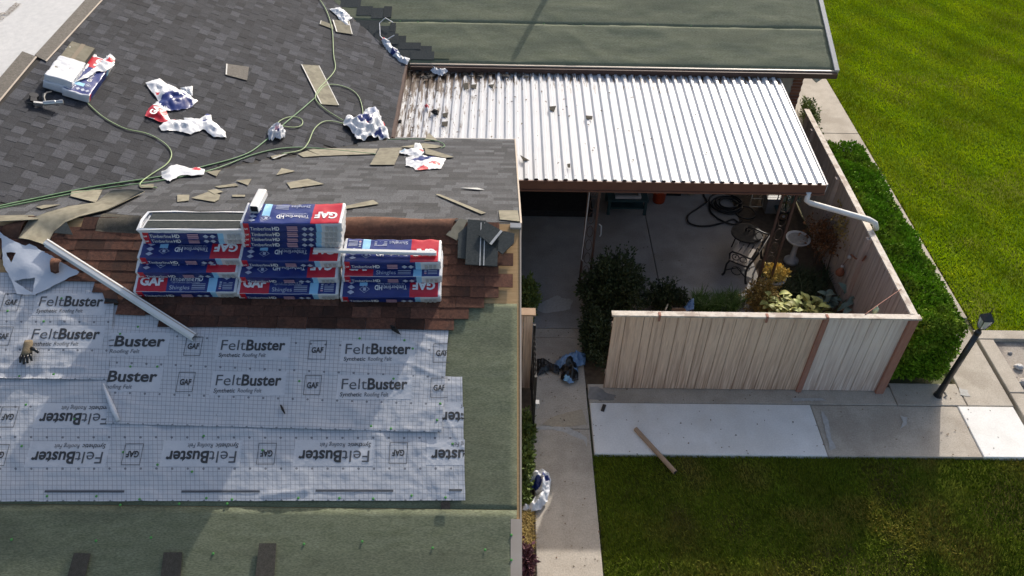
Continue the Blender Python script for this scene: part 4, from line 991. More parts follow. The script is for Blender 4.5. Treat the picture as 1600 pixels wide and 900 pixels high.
def print_meshes(flip, surf, seed, edge=True, top=True):
    """lettering (one mesh), diamonds (one mesh), edge print (one mesh)"""
    def ft(x, y):
        if flip: x, y = 1 - x, BD - y
        return (x, y, surf(x, y))
    a = MB(); d = MB(); e = MB()
    gy, ty, hy = (.155, .20, .172) if flip else (.078, .128, .104)
    if top:
        put_text(a, 'GAF', .135, lambda x, y: ft(.055 + x, gy + y), 'print_white', .045, 0, .225)
        w0 = put_text(a, 'Timberline', .072, lambda x, y: ft(.335 + x, ty + y), 'print_white', .0, 0, .235); put_text(a, 'HD', .078, lambda x, y: ft(.335 + w0 + .012 + x, ty + y), 'print_white', .03, 0, .075)
        put_text(a, 'High Definition Lifetime Shingles', .03, lambda x, y: ft(.36 + x, hy + y), 'print_pale', 0, 0, .27)
        put_text(a, 'Shingles', .065, lambda x, y: ft(.345 + x, .030 + y), 'print_pale', .005, 0, .195)
        for k in range(4): a.add([ft(x_, y_) for x_, y_ in ((.56, .03 + k * .02), (.69, .03 + k * .02), (.69, .038 + k * .02), (.56, .038 + k * .02))], [(0, 1, 2, 3)], 'print_pale')
        for k in range(5): a.add([ft(x_, y_) for x_, y_ in ((.86, .03 + k * .018), (.955, .03 + k * .018), (.955, .037 + k * .018), (.86, .037 + k * .018))], [(0, 1, 2, 3)], 'print_pale')
        for k in range(4): a.add([ft(x_, y_) for x_, y_ in ((.825, .03 + k * .025), (.848, .03 + k * .025), (.848, .046 + k * .025), (.825, .046 + k * .025))], [(0, 1, 2, 3)], 'print_pink' if k == 0 else 'print_pale')
        for y in (.165, .225, .285): d.add([ft(.89 + dx, y + dy) for dx, dy in ((-.036, 0), (0, -.026), (.036, 0), (0, .026))], [(0, 1, 2, 3)], 'print_pale')
        for k in range(4):                                   # outline of the diamond on the blue band
            c_ = (.757, .245); qd = [(-.052, 0), (0, -.045), (.052, 0), (0, .045)]; A_, B_ = qd[k], qd[(k + 1) % 4]
            d.add([ft(c_[0] + x_ * s, c_[1] + y_ * s) for s, (x_, y_) in ((1, A_), (1, B_), (.86, B_), (.86, A_))], [(0, 1, 2, 3)], 'print_pale')
        d.add([ft(.757 + dx, .245 + dy) for dx, dy in ((-.014, -.018), (.014, -.018), (.014, .018), (-.014, .018))], [(0, 1, 2, 3)], 'print_pale')
    if edge:
        fe = lambda x, z: (x, -.019, z)
        put_text(e, 'GAF', .028, lambda x, y: fe(.04 + x, .045 + y), 'print_white', .03, 0, .036)
        w1 = put_text(e, 'Timberline', .06, lambda x, y: fe(.10 + x, .036 + y), 'print_white', 0, 0, .205); put_text(e, 'HD', .064, lambda x, y: fe(.10 + w1 + .01 + x, .036 + y), 'print_white', .03, 0, .07)
        for k in range(3): e.add([fe(.46, .028 + k * .022), fe(.565, .028 + k * .022), fe(.565, .042 + k * .022), fe(.46, .042 + k * .022)], [(0, 1, 2, 3)], 'print_pink')
        for x in (.635, .70): e.add([fe(x - .03, .056), fe(x, .03), fe(x + .03, .056), fe(x, .082)], [(0, 1, 2, 3)], 'print_pale')
        for k in range(3): e.add([fe(.84 + k * .045, .025), fe(.868 + k * .045, .025), fe(.868 + k * .045, .085), fe(.84 + k * .045, .085)], [(0, 1, 2, 3)], 'light_grey')
    return a, d, e
BV = {}
def bundle_parts(t, mw, flip, seed, edge=True, top=True):
    k = (flip, seed % 4, edge, top)
    if k not in BV:
        me, sf_ = bundle_mesh(flip, False, (seed % 4) * 5.3); a, d, e = print_meshes(flip, sf_, seed, edge, top)
        BV[k] = (me, a.mesh('lettering') if a.f else None, d.mesh('diamonds') if d.f else None, e.mesh('edge_print') if e.f else None)
    me, a, d, e = BV[k]; part('wrapper', me, t, mw)
    if a: part('lettering', a, t, mw, kind='stuff')
    if d: part('diamond_print', d, t, mw, kind='stuff')
    if e: part('edge_print', e, t, mw, kind='stuff')
def bundle_frame(px0, px1, py, off, tilt):
    """front top edge of the bundle between two pixels, off metres above the near slope; tilt = rise of its top towards the back"""
    A = NEAR.hit(px0, py, off); Bq = NEAR.hit(px1, py, off); c = (A + Bq) / 2
    ux = (Bq - A); ux.z = 0; ux.normalize(); uy = Vector((-ux.y, ux.x, 0)); uy = (uy * math.cos(R(tilt)) + Vector((0, 0, math.sin(R(tilt))))).normalized(); uz = ux.cross(uy)
    kx_ = (Bq - A).length / BL; o = c - ux * (BL / 2 * kx_) - uz * BT * SC
    return Matrix(((ux.x, uy.x, uz.x, o.x), (ux.y, uy.y, uz.y, o.y), (ux.z, uy.z, uz.z, o.z), (0, 0, 0, 1))) @ Matrix.Diagonal((kx_, SC, SC, 1))
BG = 'shingle bundles stacked on the near ridge'
stack = [  # px0, px1, py of the front top edge, height, tilt, flipped print, label
    (207, 369, 456, .118 + .026, 20, False, 'bottom bundle of the left stack with big upright white letters on red'),
    (210, 371, 425.5, .235 + .026, 18, True, 'second bundle from the bottom of the left stack, mostly plain blue and red'),
    (213, 377, 403, .345 + .026, 13, True, 'third bundle from the bottom of the left stack with upside-down white letters on red'),
    (219, 380, 369, .440 + .026, 4, True, 'bundle just under the torn open one in the left stack'),
    (369, 528, 459, .118 + .026, 20, False, 'bottom bundle of the middle stack with big upright white letters on red'),
    (370, 527, 433, .235 + .026, 18, True, 'second bundle from the bottom of the middle stack, mostly plain blue and red'),
    (372, 531, 407, .345 + .026, 13, True, 'third bundle of the middle stack, the white tube reaching its red end'),
    (376, 532, 374.5, .440 + .026, 4, True, 'lowest of the four flush bundles at the top of the middle stack'),
    (376, 532, 366, .555 + .026, 2, True, 'second lowest of the four flush bundles at the top of the middle stack'),
    (376, 532, 358, .670 + .026, 0, True, 'bundle directly under the top one in the middle stack'),
    (374, 533, 349, .785 + .026, -1, True, 'topmost bundle of the tall middle stack with a short white tube lying on it'),
    (530, 688, 464, .118 + .026, 20, True, 'bottom bundle of the right stack with upside-down white letters on red'),
    (533, 690, 432, .235 + .026, 15, False, 'middle bundle of the right stack showing a grey word next to its red end'),
    (533, 688, 409, .345 + .026, 5, True, 'top bundle of the right stack with a long white tube lying along it'),
]
top_frames = {}
for i, (x0, x1, y, off, tl, fl, lab) in enumerate(stack):
    M = bundle_frame(x0, x1, y, off * SC, tl) @ T(0, 0, 0) @ Matrix.Rotation(rnd.uniform(-.006, .006), 4, 'Z')
    t = thing('shingle_bundle', lab, 'shingle bundle', M @ T(.5, .16, 0), BG); bundle_parts(t, M, fl, i); top_frames[i] = M
# torn open bundle on the left stack
M = bundle_frame(216, 380, 360, (.535 + .026) * SC, -6); M = M @ Matrix.Diagonal((1, 1, .9, 1))
t = thing('shingle_bundle', 'torn open bundle on top of the left stack showing its dark shingles', 'shingle bundle', M @ T(.5, .16, 0), BG)
bundle_parts(t, M, True, 2, True, False)
mb = MB()
for k in range(3): mb.box(.035 + .004 * k, .965 - .006 * k, .02 + .006 * k, .328, BT + .004 + k * .007, BT + .010 + k * .007, 'shingle_dark')
part('exposed_shingles', mb, t, M)
mb = MB(); mb.box(.04, .96, .165, .178, BT + .0255, BT + .028, 'adhesive'); part('adhesive_strip', mb, t, M)
mb = MB(); vs = []; fs = []
ring = [(.0, .0), (.25, -.008), (.5, -.004), (.75, -.01), (1.0, 0), (1.01, .17), (1.0, .335), (.75, .345), (.5, .338), (.25, .346), (0, .335), (-.012, .17)]
for i, (x, y) in enumerate(ring):
    cx, cy = .5, .168; o_ = rnd.uniform(0, .02)
    vs += [(x, y, BT - .02), (x + (x - cx) * .03, y + (y - cy) * .07, BT + .02 + o_), (x - (x - cx) * .03, y - (y - cy) * .07, BT + .034)]
n = len(ring)
for i in range(n):
    j = (i + 1) % n; fs += [(3 * i, 3 * j, 3 * j + 1, 3 * i + 1), (3 * i + 1, 3 * j + 1, 3 * j + 2, 3 * i + 2)]
mb.add(vs, fs, 'wrap_white'); part('torn_wrapper', mb, t, M)
# white tubes left on the bundles
def square_tube(label, p0, p1, wd, ht, cat='tube', name='white_tube', up=Vector((0, 0, 1)), m='white_paint', dark=None, wall_=.006):
    d = (p1 - p0); L = d.length; d.normalize(); s = d.cross(up).normalized(); u = s.cross(d)
    M = Matrix(((d.x, s.x, u.x, p0.x), (d.y, s.y, u.y, p0.y), (d.z, s.z, u.z, p0.z), (0, 0, 0, 1))); t = thing(name, label, cat, M)
    mb = MB(); r = .012; oc = [(-wd / 2 + r, 0), (wd / 2 - r, 0), (wd / 2, r), (wd / 2, ht - r), (wd / 2 - r, ht), (-wd / 2 + r, ht), (-wd / 2, ht - r), (-wd / 2, r)]
    ic = [(a * (1 - 2 * wall_ / wd), ht / 2 + (b - ht / 2) * (1 - 2 * wall_ / ht)) for a, b in oc]
    vs = [(x, a, b) for x in (0, L) for a, b in oc] + [(x, a, b) for x in (0, L) for a, b in ic]; fs = []
    for i in range(8):
        j = (i + 1) % 8; fs += [(i, j, 8 + j, 8 + i), (16 + j, 16 + i, 24 + i, 24 + j), (i, 16 + i, 16 + j, j), (8 + j, 24 + j, 24 + i, 8 + i)]
    mb.add(vs, fs, m); part('body', mb, t, M)
    if dark: mb = MB(); mb.box(.02, L - .02, -wd / 2 + wall_ * 1.2, wd / 2 - wall_ * 1.2, wall_ * 1.2, ht - wall_ * 1.2, dark); part('dark_fill', mb, t, M)  # dark block filling the inside of the tube
    return t
Mt = top_frames[10]; Ft = Frame(Mt @ Vector((0, 0, BT + .012)), Mt.to_3x3() @ Vector((1, 0, 0)), Mt.to_3x3() @ Vector((0, 1, 0)))
square_tube('short square white tube with a dark open end lying on the topmost bundle', Ft.hit(398, 333), Ft.hit(412, 306), .10, .095, dark='tar', m='white_paint', up=Ft.n)
Mt = top_frames[13]; Fr = Frame(Mt @ Vector((0, 0, BT + .014)), Mt.to_3x3() @ Vector((1, 0, 0)), Mt.to_3x3() @ Vector((0, 1, 0)))
square_tube('long thin white tube lying along the front of the right bundle stack', Fr.hit(491, 393), Fr.hit(682, 398), .06, .045, up=Fr.n)

# ================================================================== SCRAPS OF SHINGLE
def extrude_px(name, label, cat, F, pts, h, th, m, group=None, extra=None, curl=0.0):
    P = F.poly(pts, h); cx = sum(p[0] for p in P) / len(P); cy = sum(p[1] for p in P) / len(P)
    M = F.m @ T(cx, cy, h); t = thing(name, label, cat, M, group); L = [(x - cx, y - cy) for x, y in P]
    mb = MB(); mb.prism(L, 0, th, m)
    if curl: mb.v = [(x, y, z + curl * (x * x + y * y) ** .5 * (1 if x + y > 0 else .3)) for x, y, z in mb.v]
    part('slab', mb, t, M)
    for k, (i0, i1, wd) in enumerate(extra or []):
        A, Bq = Vector(L[i0]), Vector(L[i1]); d = (Bq - A).normalized(); nn = Vector((-d.y, d.x)); c = Vector((0, 0))
        if (c - A).dot(nn) < 0: nn = -nn
        A2, B2 = A + nn * .004 + d * .004, Bq + nn * .004 - d * .004; mb = MB(); mb.prism([A2, B2, B2 + nn * wd, A2 + nn * wd], th + .001, th + .004, 'adhesive')
        if curl: mb.v = [(x, y, z + curl * (x * x + y * y) ** .5 * (1 if x + y > 0 else .3)) for x, y, z in mb.v]
        part('adhesive_strip', mb, t, M)
    return t
SG = 'loose shingle scraps on the roof'; TB = 'shingle_back'
for (lab, F, pts, h, m, ex) in [
    ('long tan shingle strip with a pale edge on both sides lying under the green hose', EAST, [(470, 101), (499, 103), (530, 165), (501, 163)], .018, TB, [(3, 0, .018), (1, 2, .014)]),
    ('tan shingle piece partly covered by the white plastic at the top of the dark slope', EAST, [(519, 31), (546, 34), (551, 54), (525, 50)], .022, TB, [(3, 0, .022), (1, 2, .014)]),
    ('small tan scrap left of the hose next to the piece under the white plastic', EAST, [(501, 32), (520, 39), (521, 46), (499, 38)], .016, TB, [(3, 0, .012)]),
    ('grey brown shingle piece alone in the middle of the dark left slope', EAST, [(353, 100), (389, 105), (386, 126), (352, 117)], .016, 'shingle_grey', [(3, 0, .022)]),
    ('tan shingle piece with a pale lower edge beside the round white ball of plastic', BACK, [(457, 208), (460, 237), (428, 249), (404, 231)], .02, TB, [(1, 2, .03)]),
    ('long tan strip lying in the valley under the hose', BACK, [(475, 232), (590, 233), (586, 241), (502, 244)], .018, TB, None),
    ('large square tan shingle piece left of the blue wrapper on the grey slope', BACK, [(578, 258), (593, 232), (628, 231), (616, 258)], .022, TB, None),
    ('small tan sliver at the left end of the long valley strip', BACK, [(465, 241), (480, 236), (502, 244), (474, 246)], .016, TB, None),
    ('small tan triangle alone below the long valley strip', BACK, [(432, 274), (440, 263), (461, 268)], .016, TB, None),
    ('tan kite-shaped scrap above the tall middle bundle stack', BACK, [(448, 286), (481, 280), (506, 288), (454, 295)], .016, TB, None),
    ('narrow tan scrap left of the short white tube, leftmost of a chain of three', BACK, [(335, 292), (368, 287), (373, 291), (342, 294)], .016, TB, None),
    ('tan scrap right of the narrow one in the chain of three behind the bundles', BACK, [(369, 283), (393, 280), (387, 290)], .018, TB, None),
    ('small square tan scrap behind the torn open bundle', BACK, [(277, 305), (296, 305), (295, 314), (277, 316)], .016, TB, None),
    ('wide pointed tan scrap behind the torn open bundle', BACK, [(299, 310), (326, 300), (344, 305), (342, 312), (335, 316)], .016, TB, None),
    ('little tan wedge touching the wide pointed scrap behind the bundles', BACK, [(324, 298), (338, 296), (349, 300), (335, 304)], .022, TB, None),
    ('thin tan sliver just left of the topmost bundle', BACK, [(363, 305), (383, 305), (383, 308), (363, 308)], .016, TB, None),
    ('long thin tan strip lying alone at a slant on the right of the grey slope', BACK, [(680, 304), (687, 304), (759, 333), (752, 335)], .02, TB, None),
    ('thin white sliver near the right edge of the grey slope', BACK, [(720, 294), (746, 294), (757, 297), (748, 297)], .018, 'adhesive', None),
    ('blunt tan strip sticking out right of the topmost bundle', BACK, [(537, 323), (583, 313), (592, 319), (540, 327)], .018, TB, None),
    ('tan triangle hanging over the eave against the white metal roof', BACK, [(663, 220), (670, 208), (684, 220)], .02, TB, None),
    ('large pointed tan shingle right of the small white tube of plastic', BACK, [(663, 231), (710, 246), (695, 247), (665, 241)], .024, TB, None),
    ('brownish tan shingle behind the small upright white wrapper near the eave', BACK, [(625, 230), (663, 224), (691, 229), (681, 232), (658, 232)], .016, TB, None),
    ('tan scrap under the green hoses at the left of the valley', BACK, [(110, 307), (112, 299), (160, 297), (150, 317)], .02, TB, None),
    ('thin tan sliver at the far left just below the green hoses', BACK, [(56, 324), (68, 321), (95, 320), (65, 327)], .016, TB, None),
    ('small tan scrap left of the crumpled wrapper in the valley', BACK, [(217, 290), (240, 288), (240, 294), (220, 294)], .02, TB, None),
    ('small tan triangle right of the crumpled wrapper in the valley', BACK, [(322, 269), (345, 266), (338, 276)], .018, TB, None),
    ('dark shingle triangle beneath the long curled strip on the left', NEAR, [(84, 364), (104, 347), (114, 367)], .05, 'shingle_dark', None),
    ('small dark torn shingle at the foot of the long white trim', NEAR, [(160, 456), (180, 451), (186, 470), (166, 474)], .05, 'shingle_brown', None),
    ('blackish torn flap beside the first printed word at the left', NEAR, [(164, 466), (182, 468), (186, 474), (164, 472)], .058, 'tar', None),
    ('left one of the dark shingle pieces along the bottom of the picture', NEAR, [(116, 864), (142, 865), (131, 910), (103, 910)], .03, 'shingle_olive', None),
    ('middle one of the dark shingle pieces along the bottom of the picture', NEAR, [(256, 863), (285, 863), (282, 910), (250, 910)], .03, 'shingle_olive', None),
    ('right one of the dark shingle pieces along the bottom of the picture', NEAR, [(405, 849), (432, 849), (428, 910), (398, 910)], .03, 'shingle_olive', None),
    ('small black felt tab at the lower right corner of the widest white sheet', NEAR, [(689, 784), (703, 784), (704, 796), (689, 796)], .03, 'tar', None),
]:
    extrude_px('shingle_scrap', lab, 'shingle scrap', F, pts, h, .007, m, SG, ex)
# loose new shingles heaped at the right end of the ridge
HG = 'loose new shingles heaped at the right end of the ridge'
for (lab, pts, h, m, ex, th) in [
    ('tan backed shingle at the left of the heap on the right end of the ridge', [(697, 367), (718, 342), (731, 344), (714, 376)], .05, TB, None, .007),
    ('small stack of dark shingles at the left front of the heap', [(715, 404), (716, 366), (731, 352), (731, 405)], .07, 'shingle_dark', None, .02),
    ('largest dark shingle of the heap with two pale lines down its middle', [(727, 414), (731, 344), (759, 346), (779, 374), (777, 417)], .10, 'shingle_dark', None, .02),
    ('grey shingle turned at an angle on top of the heap', [(747, 367), (759, 347), (786, 362), (768, 384)], .14, 'shingle_dark', [(2, 3, .03)], .010),
    ('dark shingle at the right front of the heap, turned like a diamond', [(768, 385), (787, 362), (804, 366), (803, 380), (785, 398)], .10, 'shingle_dark', None, .02)]:
    t = extrude_px('loose_shingle', lab, 'shingle', NEAR, pts, h, th, m, HG, ex)
    if 'two pale' in lab:
        for x0, x1 in ((751, 749), (757, 755)):
            A, Bq = Vector(NEAR.at(x0, 348, h + th)), Vector(NEAR.at(x1, 415, h + th)); mb = MB(); mb.prism([A, Bq, Bq + Vector((.012, 0)), A + Vector((.012, 0))], h + th + .001, h + th + .004, 'adhesive'); part('adhesive_strip', mb, t, NEAR.m)
def flap(name, label, cat, top, bot, bulge, m, lift=.02, th=.008, n=10, group=None):
    """a flexible strip draped over the ridge: rows of pixels along its far edge and its near edge"""
    A = [roofhit(*p, lift)[0] for p in top]; Bq = [roofhit(*p, lift)[0] for p in bot]; K = len(A); vs = []; fs = []
    for i in range(K):
        for j in range(n + 1):
            s = j / n; p = A[i].lerp(Bq[i], s); p.z += bulge * 4 * s * (1 - s) + .006 * fbm(p.x * 4, s * 4); vs.append(p)
    c = sum(vs, Vector()) / len(vs); M = T(*c); loc = [v - c for v in vs]; nv = len(loc)
    loc += [v - Vector((0, 0, th)) for v in loc]
    for i in range(K - 1):
        for j in range(n):
            k = i * (n + 1) + j; f = (k, k + 1, k + n + 2, k + n + 1); fs += [f, tuple(x + nv for x in f[::-1])]
    bd = [j for j in range(n + 1)] + [i * (n + 1) + n for i in range(1, K)] + [(K - 1) * (n + 1) + j for j in range(n - 1, -1, -1)] + [i * (n + 1) for i in range(K - 2, 0, -1)]
    for i in range(len(bd)): a, b = bd[i], bd[(i + 1) % len(bd)]; fs.append((a, b, b + nv, a + nv))
    mb = MB(); mb.add(loc, fs, m); t = thing(name, label, cat, M, group); part('strip', mb, t, M, smooth=True); return t
flap('ridge_cap_strip', 'long brown strip of old ridge shingles curled over the ridge beside the right bundles', 'shingle strip', [(x, 341 + 2 * math.sin(x * .03)) for x in range(536, 724, 12)], [(535 + (x - 536) * .93, 371) for x in range(536, 724, 12)], .10, 'shingle_brown')
flap('ridge_cap_strip', 'long tan backed strip running over the ridge at the far left above the loose felt', 'shingle strip', [(172, 298), (150, 316), (107, 322), (72, 332), (46, 342), (28, 372)], [(226, 299), (168, 327), (124, 338), (102, 347), (84, 362), (72, 384)], .03, 'shingle_back', .05)
flap('ridge_cap_strip', 'rust brown curled shingle at the far left edge beside the tan backed strip', 'shingle strip', [(16, 352), (30, 345), (48, 340)], [(3, 368), (16, 372), (30, 374)], .07, 'shingle_brown', .03)
flap('curled_shingle', 'curled shingle with brown right half lying over the ridge left of the torn open bundle', 'shingle', [(163, 333), (180, 334), (200, 336), (221, 337)], [(149, 362), (170, 364), (195, 365), (218, 366)], .05, 'shingle_olive', .03)

# ================================================================== CRUMPLED PLASTIC WRAPPERS
def crumple(label, F, pts, ht, patches=(), seed=0, name='plastic_wrapper', cat='plastic wrapper', base='wrap_white', group=None, step=None, holes=(), edge=.25, h0=.015, world=False, fs=None):
    P = [Vector(p) for p in F.poly(pts, h0)]; xs = [p.x for p in P]; ys = [p.y for p in P]; cx, cy = sum(xs) / len(xs), sum(ys) / len(ys); sz = max(max(xs) - min(xs), max(ys) - min(ys))
    st = step or sz / 34; rr = random.Random(seed); V = []; E_ = []
    def loop(Q):
        k0 = len(V); n = len(Q)
        for i in range(n):
            A, B_ = Q[i], Q[(i + 1) % n]; m = max(1, int((B_ - A).length / st))
            for j in range(m):
                p = A.lerp(B_, j / m); 
                if j: p = p + Vector((rr.uniform(-1, 1), rr.uniform(-1, 1))) * st * .18
                V.append(p)
        e = len(V) - k0; E_.extend([(k0 + i, k0 + (i + 1) % e) for i in range(e)])
    loop(P); Hs = [[Vector(p) for p in F.poly(h, h0)] for h in holes]
    for h in Hs: loop(h)
    PP = [(p.x, p.y) for p in P]; y = min(ys)
    while y < max(ys):
        x = min(xs)
        while x < max(xs):
            q = Vector((x + rr.uniform(-.35, .35) * st, y + rr.uniform(-.35, .35) * st))
            if inpoly(q.x, q.y, PP) and not any(inpoly(q.x, q.y, [(a.x, a.y) for a in h]) for h in Hs): V.append(q)
            x += st
        y += st
    vo, eo, fo, *_ = delaunay_2d_cdt(V, E_, [], 1, 1e-5)
    def dist(q):
        d = 9
        for i in range(len(P)):
            A, B_ = P[i], P[(i + 1) % len(P)]; e = B_ - A; t_ = max(0, min(1, (q - A).dot(e) / max(e.length_squared, 1e-9))); d = min(d, (A + e * t_ - q).length)
        return d
    f1 = fs or 3.2 / sz; out = []
    for q in vo:
        dd = min(1, dist(q) / (sz * .16)); r1 = max(0, ridged(q.x * f1 + seed, q.y * f1 * .8)); r2 = max(0, ridged(q.x * f1 * 2.7 + seed, q.y * f1 * 2.2, 3)); r3 = ridged(q.x * f1 * 5, q.y * f1 * 6, seed)
        out.append((q.x - cx, q.y - cy, ht * (edge * r2 + (1 - edge) * dd * (.35 + .45 * r1 + .35 * r2) + .10 * r3 * dd)))
    pt = [(Vector(F.at(px, py, h0)), rd * (Vector(F.at(px + 1, py, h0)) - Vector(F.at(px, py, h0))).length, m) for px, py, rd, m in patches]
    mb = MB(); mb.v = out
    for f in fo:
        c = sum((Vector(vo[i]) for i in f), Vector((0, 0))) / len(f)
        if not inpoly(c.x, c.y, PP) or any(inpoly(c.x, c.y, [(a.x, a.y) for a in h]) for h in Hs): continue
        m = base
        for p, rd, mm in pt:
            if (c - p).length < rd * (1 + .45 * fbm(c.x * 9, c.y * 9, seed)): m = mm
        mb.f.append(list(f)); mb.mi.append(mb._mi(m)); mb.t.append(.5)
    M = F.m @ T(cx, cy, h0); t = thing(name, label, cat, M, group)
    part('film', mb, t, M, smooth=True); return t, M, (cx, cy)
WG = 'torn plastic wrappers blown about the site'
t, M, cc = crumple('torn wrapper with large red, blue and white areas on the dark left slope', EAST, [(227, 131), (249, 124), (279, 141), (288, 143), (309, 159), (299, 168), (280, 173), (258, 174), (262, 181), (268, 193), (250, 192), (226, 182), (232, 170), (248, 158), (238, 146)], .10, [(272, 163, 22, 'wrap_blue'), (290, 158, 12, 'wrap_blue'), (243, 178, 18, 'wrap_red'), (250, 188, 12, 'wrap_red'), (246, 149, 4, 'wrap_red'), (296, 155, 6, 'wrap_white')], 3, group=WG)
a = Vector(EAST.at(240, 188)); b = Vector(EAST.at(255, 172)); d = (b - a).normalized(); e = Vector((-d.y, d.x)); mb = MB()
put_text(mb, 'GAF', .13, lambda x, y: (a.x - cc[0] + d.x * x + e.x * y, a.y - cc[1] + d.y * x + e.y * y, .09), 'print_white', .04, 0, (b - a).length); part('lettering', mb, t, M, kind='stuff')
crumple('small plain white plastic flap right of the red and blue wrapper', EAST, [(281, 138), (301, 135), (301, 150), (291, 146)], .05, (), 5, group=WG)
crumple('long pale wrapper with a pinched middle below the red and blue one', EAST, [(248, 199), (256, 192), (272, 187), (288, 189), (287, 184), (312, 187), (323, 179), (330, 181), (331, 188), (352, 207), (354, 216), (334, 215), (318, 203), (298, 211), (272, 205), (252, 205)], .09, [(324, 181, 4, 'wrap_blue'), (319, 190, 3, 'wrap_blue'), (270, 187, 4, 'wrap_red')], 7, group=WG)
crumple('round white ball of plastic with a pink print beside the hoses', EAST, [(418, 206), (424, 200), (433, 198), (441, 201), (445, 208), (445, 216), (437, 221), (430, 218), (422, 221), (418, 215)], .16, [(431, 209, 4, 'print_pink'), (433, 212, 2, 'wrap_blue')], 9, group=WG, edge=.35)
crumple('biggest heap of crumpled white and blue wrapper at the foot of the dark slope', EAST, [(536, 192), (542, 183), (553, 184), (566, 182), (570, 174), (579, 170), (590, 175), (596, 192), (603, 203), (608, 219), (593, 219), (576, 215), (570, 221), (556, 221), (546, 204), (537, 199)], .20, [(566, 193, 12, 'wrap_blue'), (556, 191, 6, 'wrap_blue'), (590, 213, 6, 'wrap_blue'), (600, 199, 4, 'wrap_red'), (570, 202, 3, 'wrap_red'), (582, 179, 6, 'print_pale')], 11, group=WG, edge=.35)
crumple('crumpled wrapper with a blue patch and red knot lying over the hoses in the valley', BACK, [(246, 272), (252, 264), (265, 260), (284, 251), (297, 257), (299, 266), (310, 264), (321, 268), (319, 275), (300, 277), (284, 276), (266, 286), (255, 280)], .11, [(291, 260, 7, 'wrap_blue'), (308, 269, 5, 'wrap_red'), (283, 262, 3, 'print_pink')], 13, group=WG, edge=.3)
crumple('small white wrapper with one upright end lying on the grey slope near its eave', BACK, [(623, 241), (625, 236), (646, 236), (648, 225), (656, 224), (663, 239), (658, 244), (638, 243)], .09, [(659, 237, 4, 'wrap_red'), (630, 239, 3, 'wrap_sky')], 15, group=WG)
crumple('folded blue wrapper with a red lower flap and white ends on the grey slope', BACK, [(634, 247), (644, 245), (662, 245), (680, 247), (697, 249), (689, 264), (668, 265), (650, 267), (645, 261), (634, 260)], .06, [(656, 253, 14, 'wrap_blue'), (672, 250, 9, 'wrap_blue'), (680, 259, 8, 'wrap_red'), (660, 265, 9, 'wrap_red'), (692, 252, 5, 'wrap_white')], 17, group=WG)
crumple('bright white plastic lying on the tan piece at the top of the dark slope', EAST, [(514, 15), (520, 14), (530, 12), (538, 17), (550, 29), (543, 34), (546, 42), (538, 38), (529, 30), (525, 24)], .08, (), 19, group=WG)
t, M, cc = crumple('long twisted white wrapper with a bent white strap at the corner of the metal roof', FAR, [(595, 62), (600, 60), (608, 64), (612, 72), (622, 79), (626, 88), (641, 93), (636, 103), (622, 97), (610, 86), (602, 76)], .14, [(615, 84, 6, 'wrap_blue'), (598, 62, 3, 'wrap_red')], 21, group=WG, h0=.03)
mb = MB(); mb.tube([FAR.w(*FAR.at(*p, .10), .10 + dz) for p, dz in (((607, 62), 0), (594, 56), ) for p, dz in ()] if False else [FAR.w(*FAR.at(x, y, .08), .08) for x, y in ((600, 62), (594, 56), (593, 36), (602, 28), (614, 35))], .010, 'wrap_white', 5); mb.tube([FAR.w(*FAR.at(x, y, .08), .08) for x, y in ((604, 62), (616, 55))], .010, 'wrap_white', 5); part('strap', mb, t, I4)
crumple('wrapper with a red tip lying across the metal ribs at the back', AWN, [(668, 101), (674, 97), (683, 108), (690, 111), (698, 105), (700, 113), (690, 119), (678, 116), (669, 108)], .10, [(673, 100, 4, 'wrap_red'), (680, 107, 3, 'wrap_blue'), (697, 108, 2, 'wrap_blue')], 23, group=WG, h0=.052)
crumple('tiny red scrap of wrapper on the metal ribs', AWN, [(663, 165), (668, 163), (671, 170), (667, 174)], .06, [(667, 167, 6, 'wrap_red')], 25, group=WG, h0=.052)
crumple('small black ragged scrap on the metal ribs beside the red one', AWN, [(673, 175), (678, 171), (686, 174), (685, 181), (678, 179)], .05, (), 27, base='tar', group=WG, h0=.052, name='black_scrap', cat='scrap')
crumple('dark dry weed scrap at the left edge of the metal roof', AWN, [(615, 188), (622, 190), (628, 188), (627, 194), (618, 193)], .05, (), 28, base='tar', group=WG, h0=.052, name='black_scrap', cat='scrap')
crumple('large white plastic bag with a dark blue fold lying by the walkway under the eave', Frame((0, 0, .02), (1, 0, 0), (0, 1, 0)), [(823, 746), (834, 738), (848, 735), (857, 740), (861, 752), (859, 768), (855, 785), (845, 798), (830, 803), (815, 800), (817, 790), (832, 786), (838, 775), (834, 764), (825, 757)], .24, [(838, 762, 9, 'wrap_blue'), (852, 754, 5, 'wrap_blue')], 29, group=WG, h0=.01, name='plastic_bag', cat='plastic bag')
GP = Frame((0, 0, .01), (1, 0, 0), (0, 1, 0))
crumple('shiny black plastic sheet with pale blue lining crumpled on the walkway', GP, [(864, 570), (880, 558), (900, 552), (915, 555), (914, 571), (902, 575), (904, 596), (890, 602), (876, 595), (877, 580)], .22, [(884, 588, 13, 'black_plastic'), (896, 592, 11, 'black_plastic'), (893, 576, 8, 'black_plastic'), (885, 596, 4, 'wrap_sky')], 31, base='blue_tarp', name='plastic_sheet', cat='plastic sheet', h0=.01)
crumple('flat black plastic sheet between the iron gate and the pale blue lined one', GP, [(839, 562), (850, 561), (864, 570), (876, 572), (873, 586), (858, 580), (839, 588)], .10, (), 33, base='black_plastic', name='plastic_sheet', cat='plastic sheet', h0=.01)
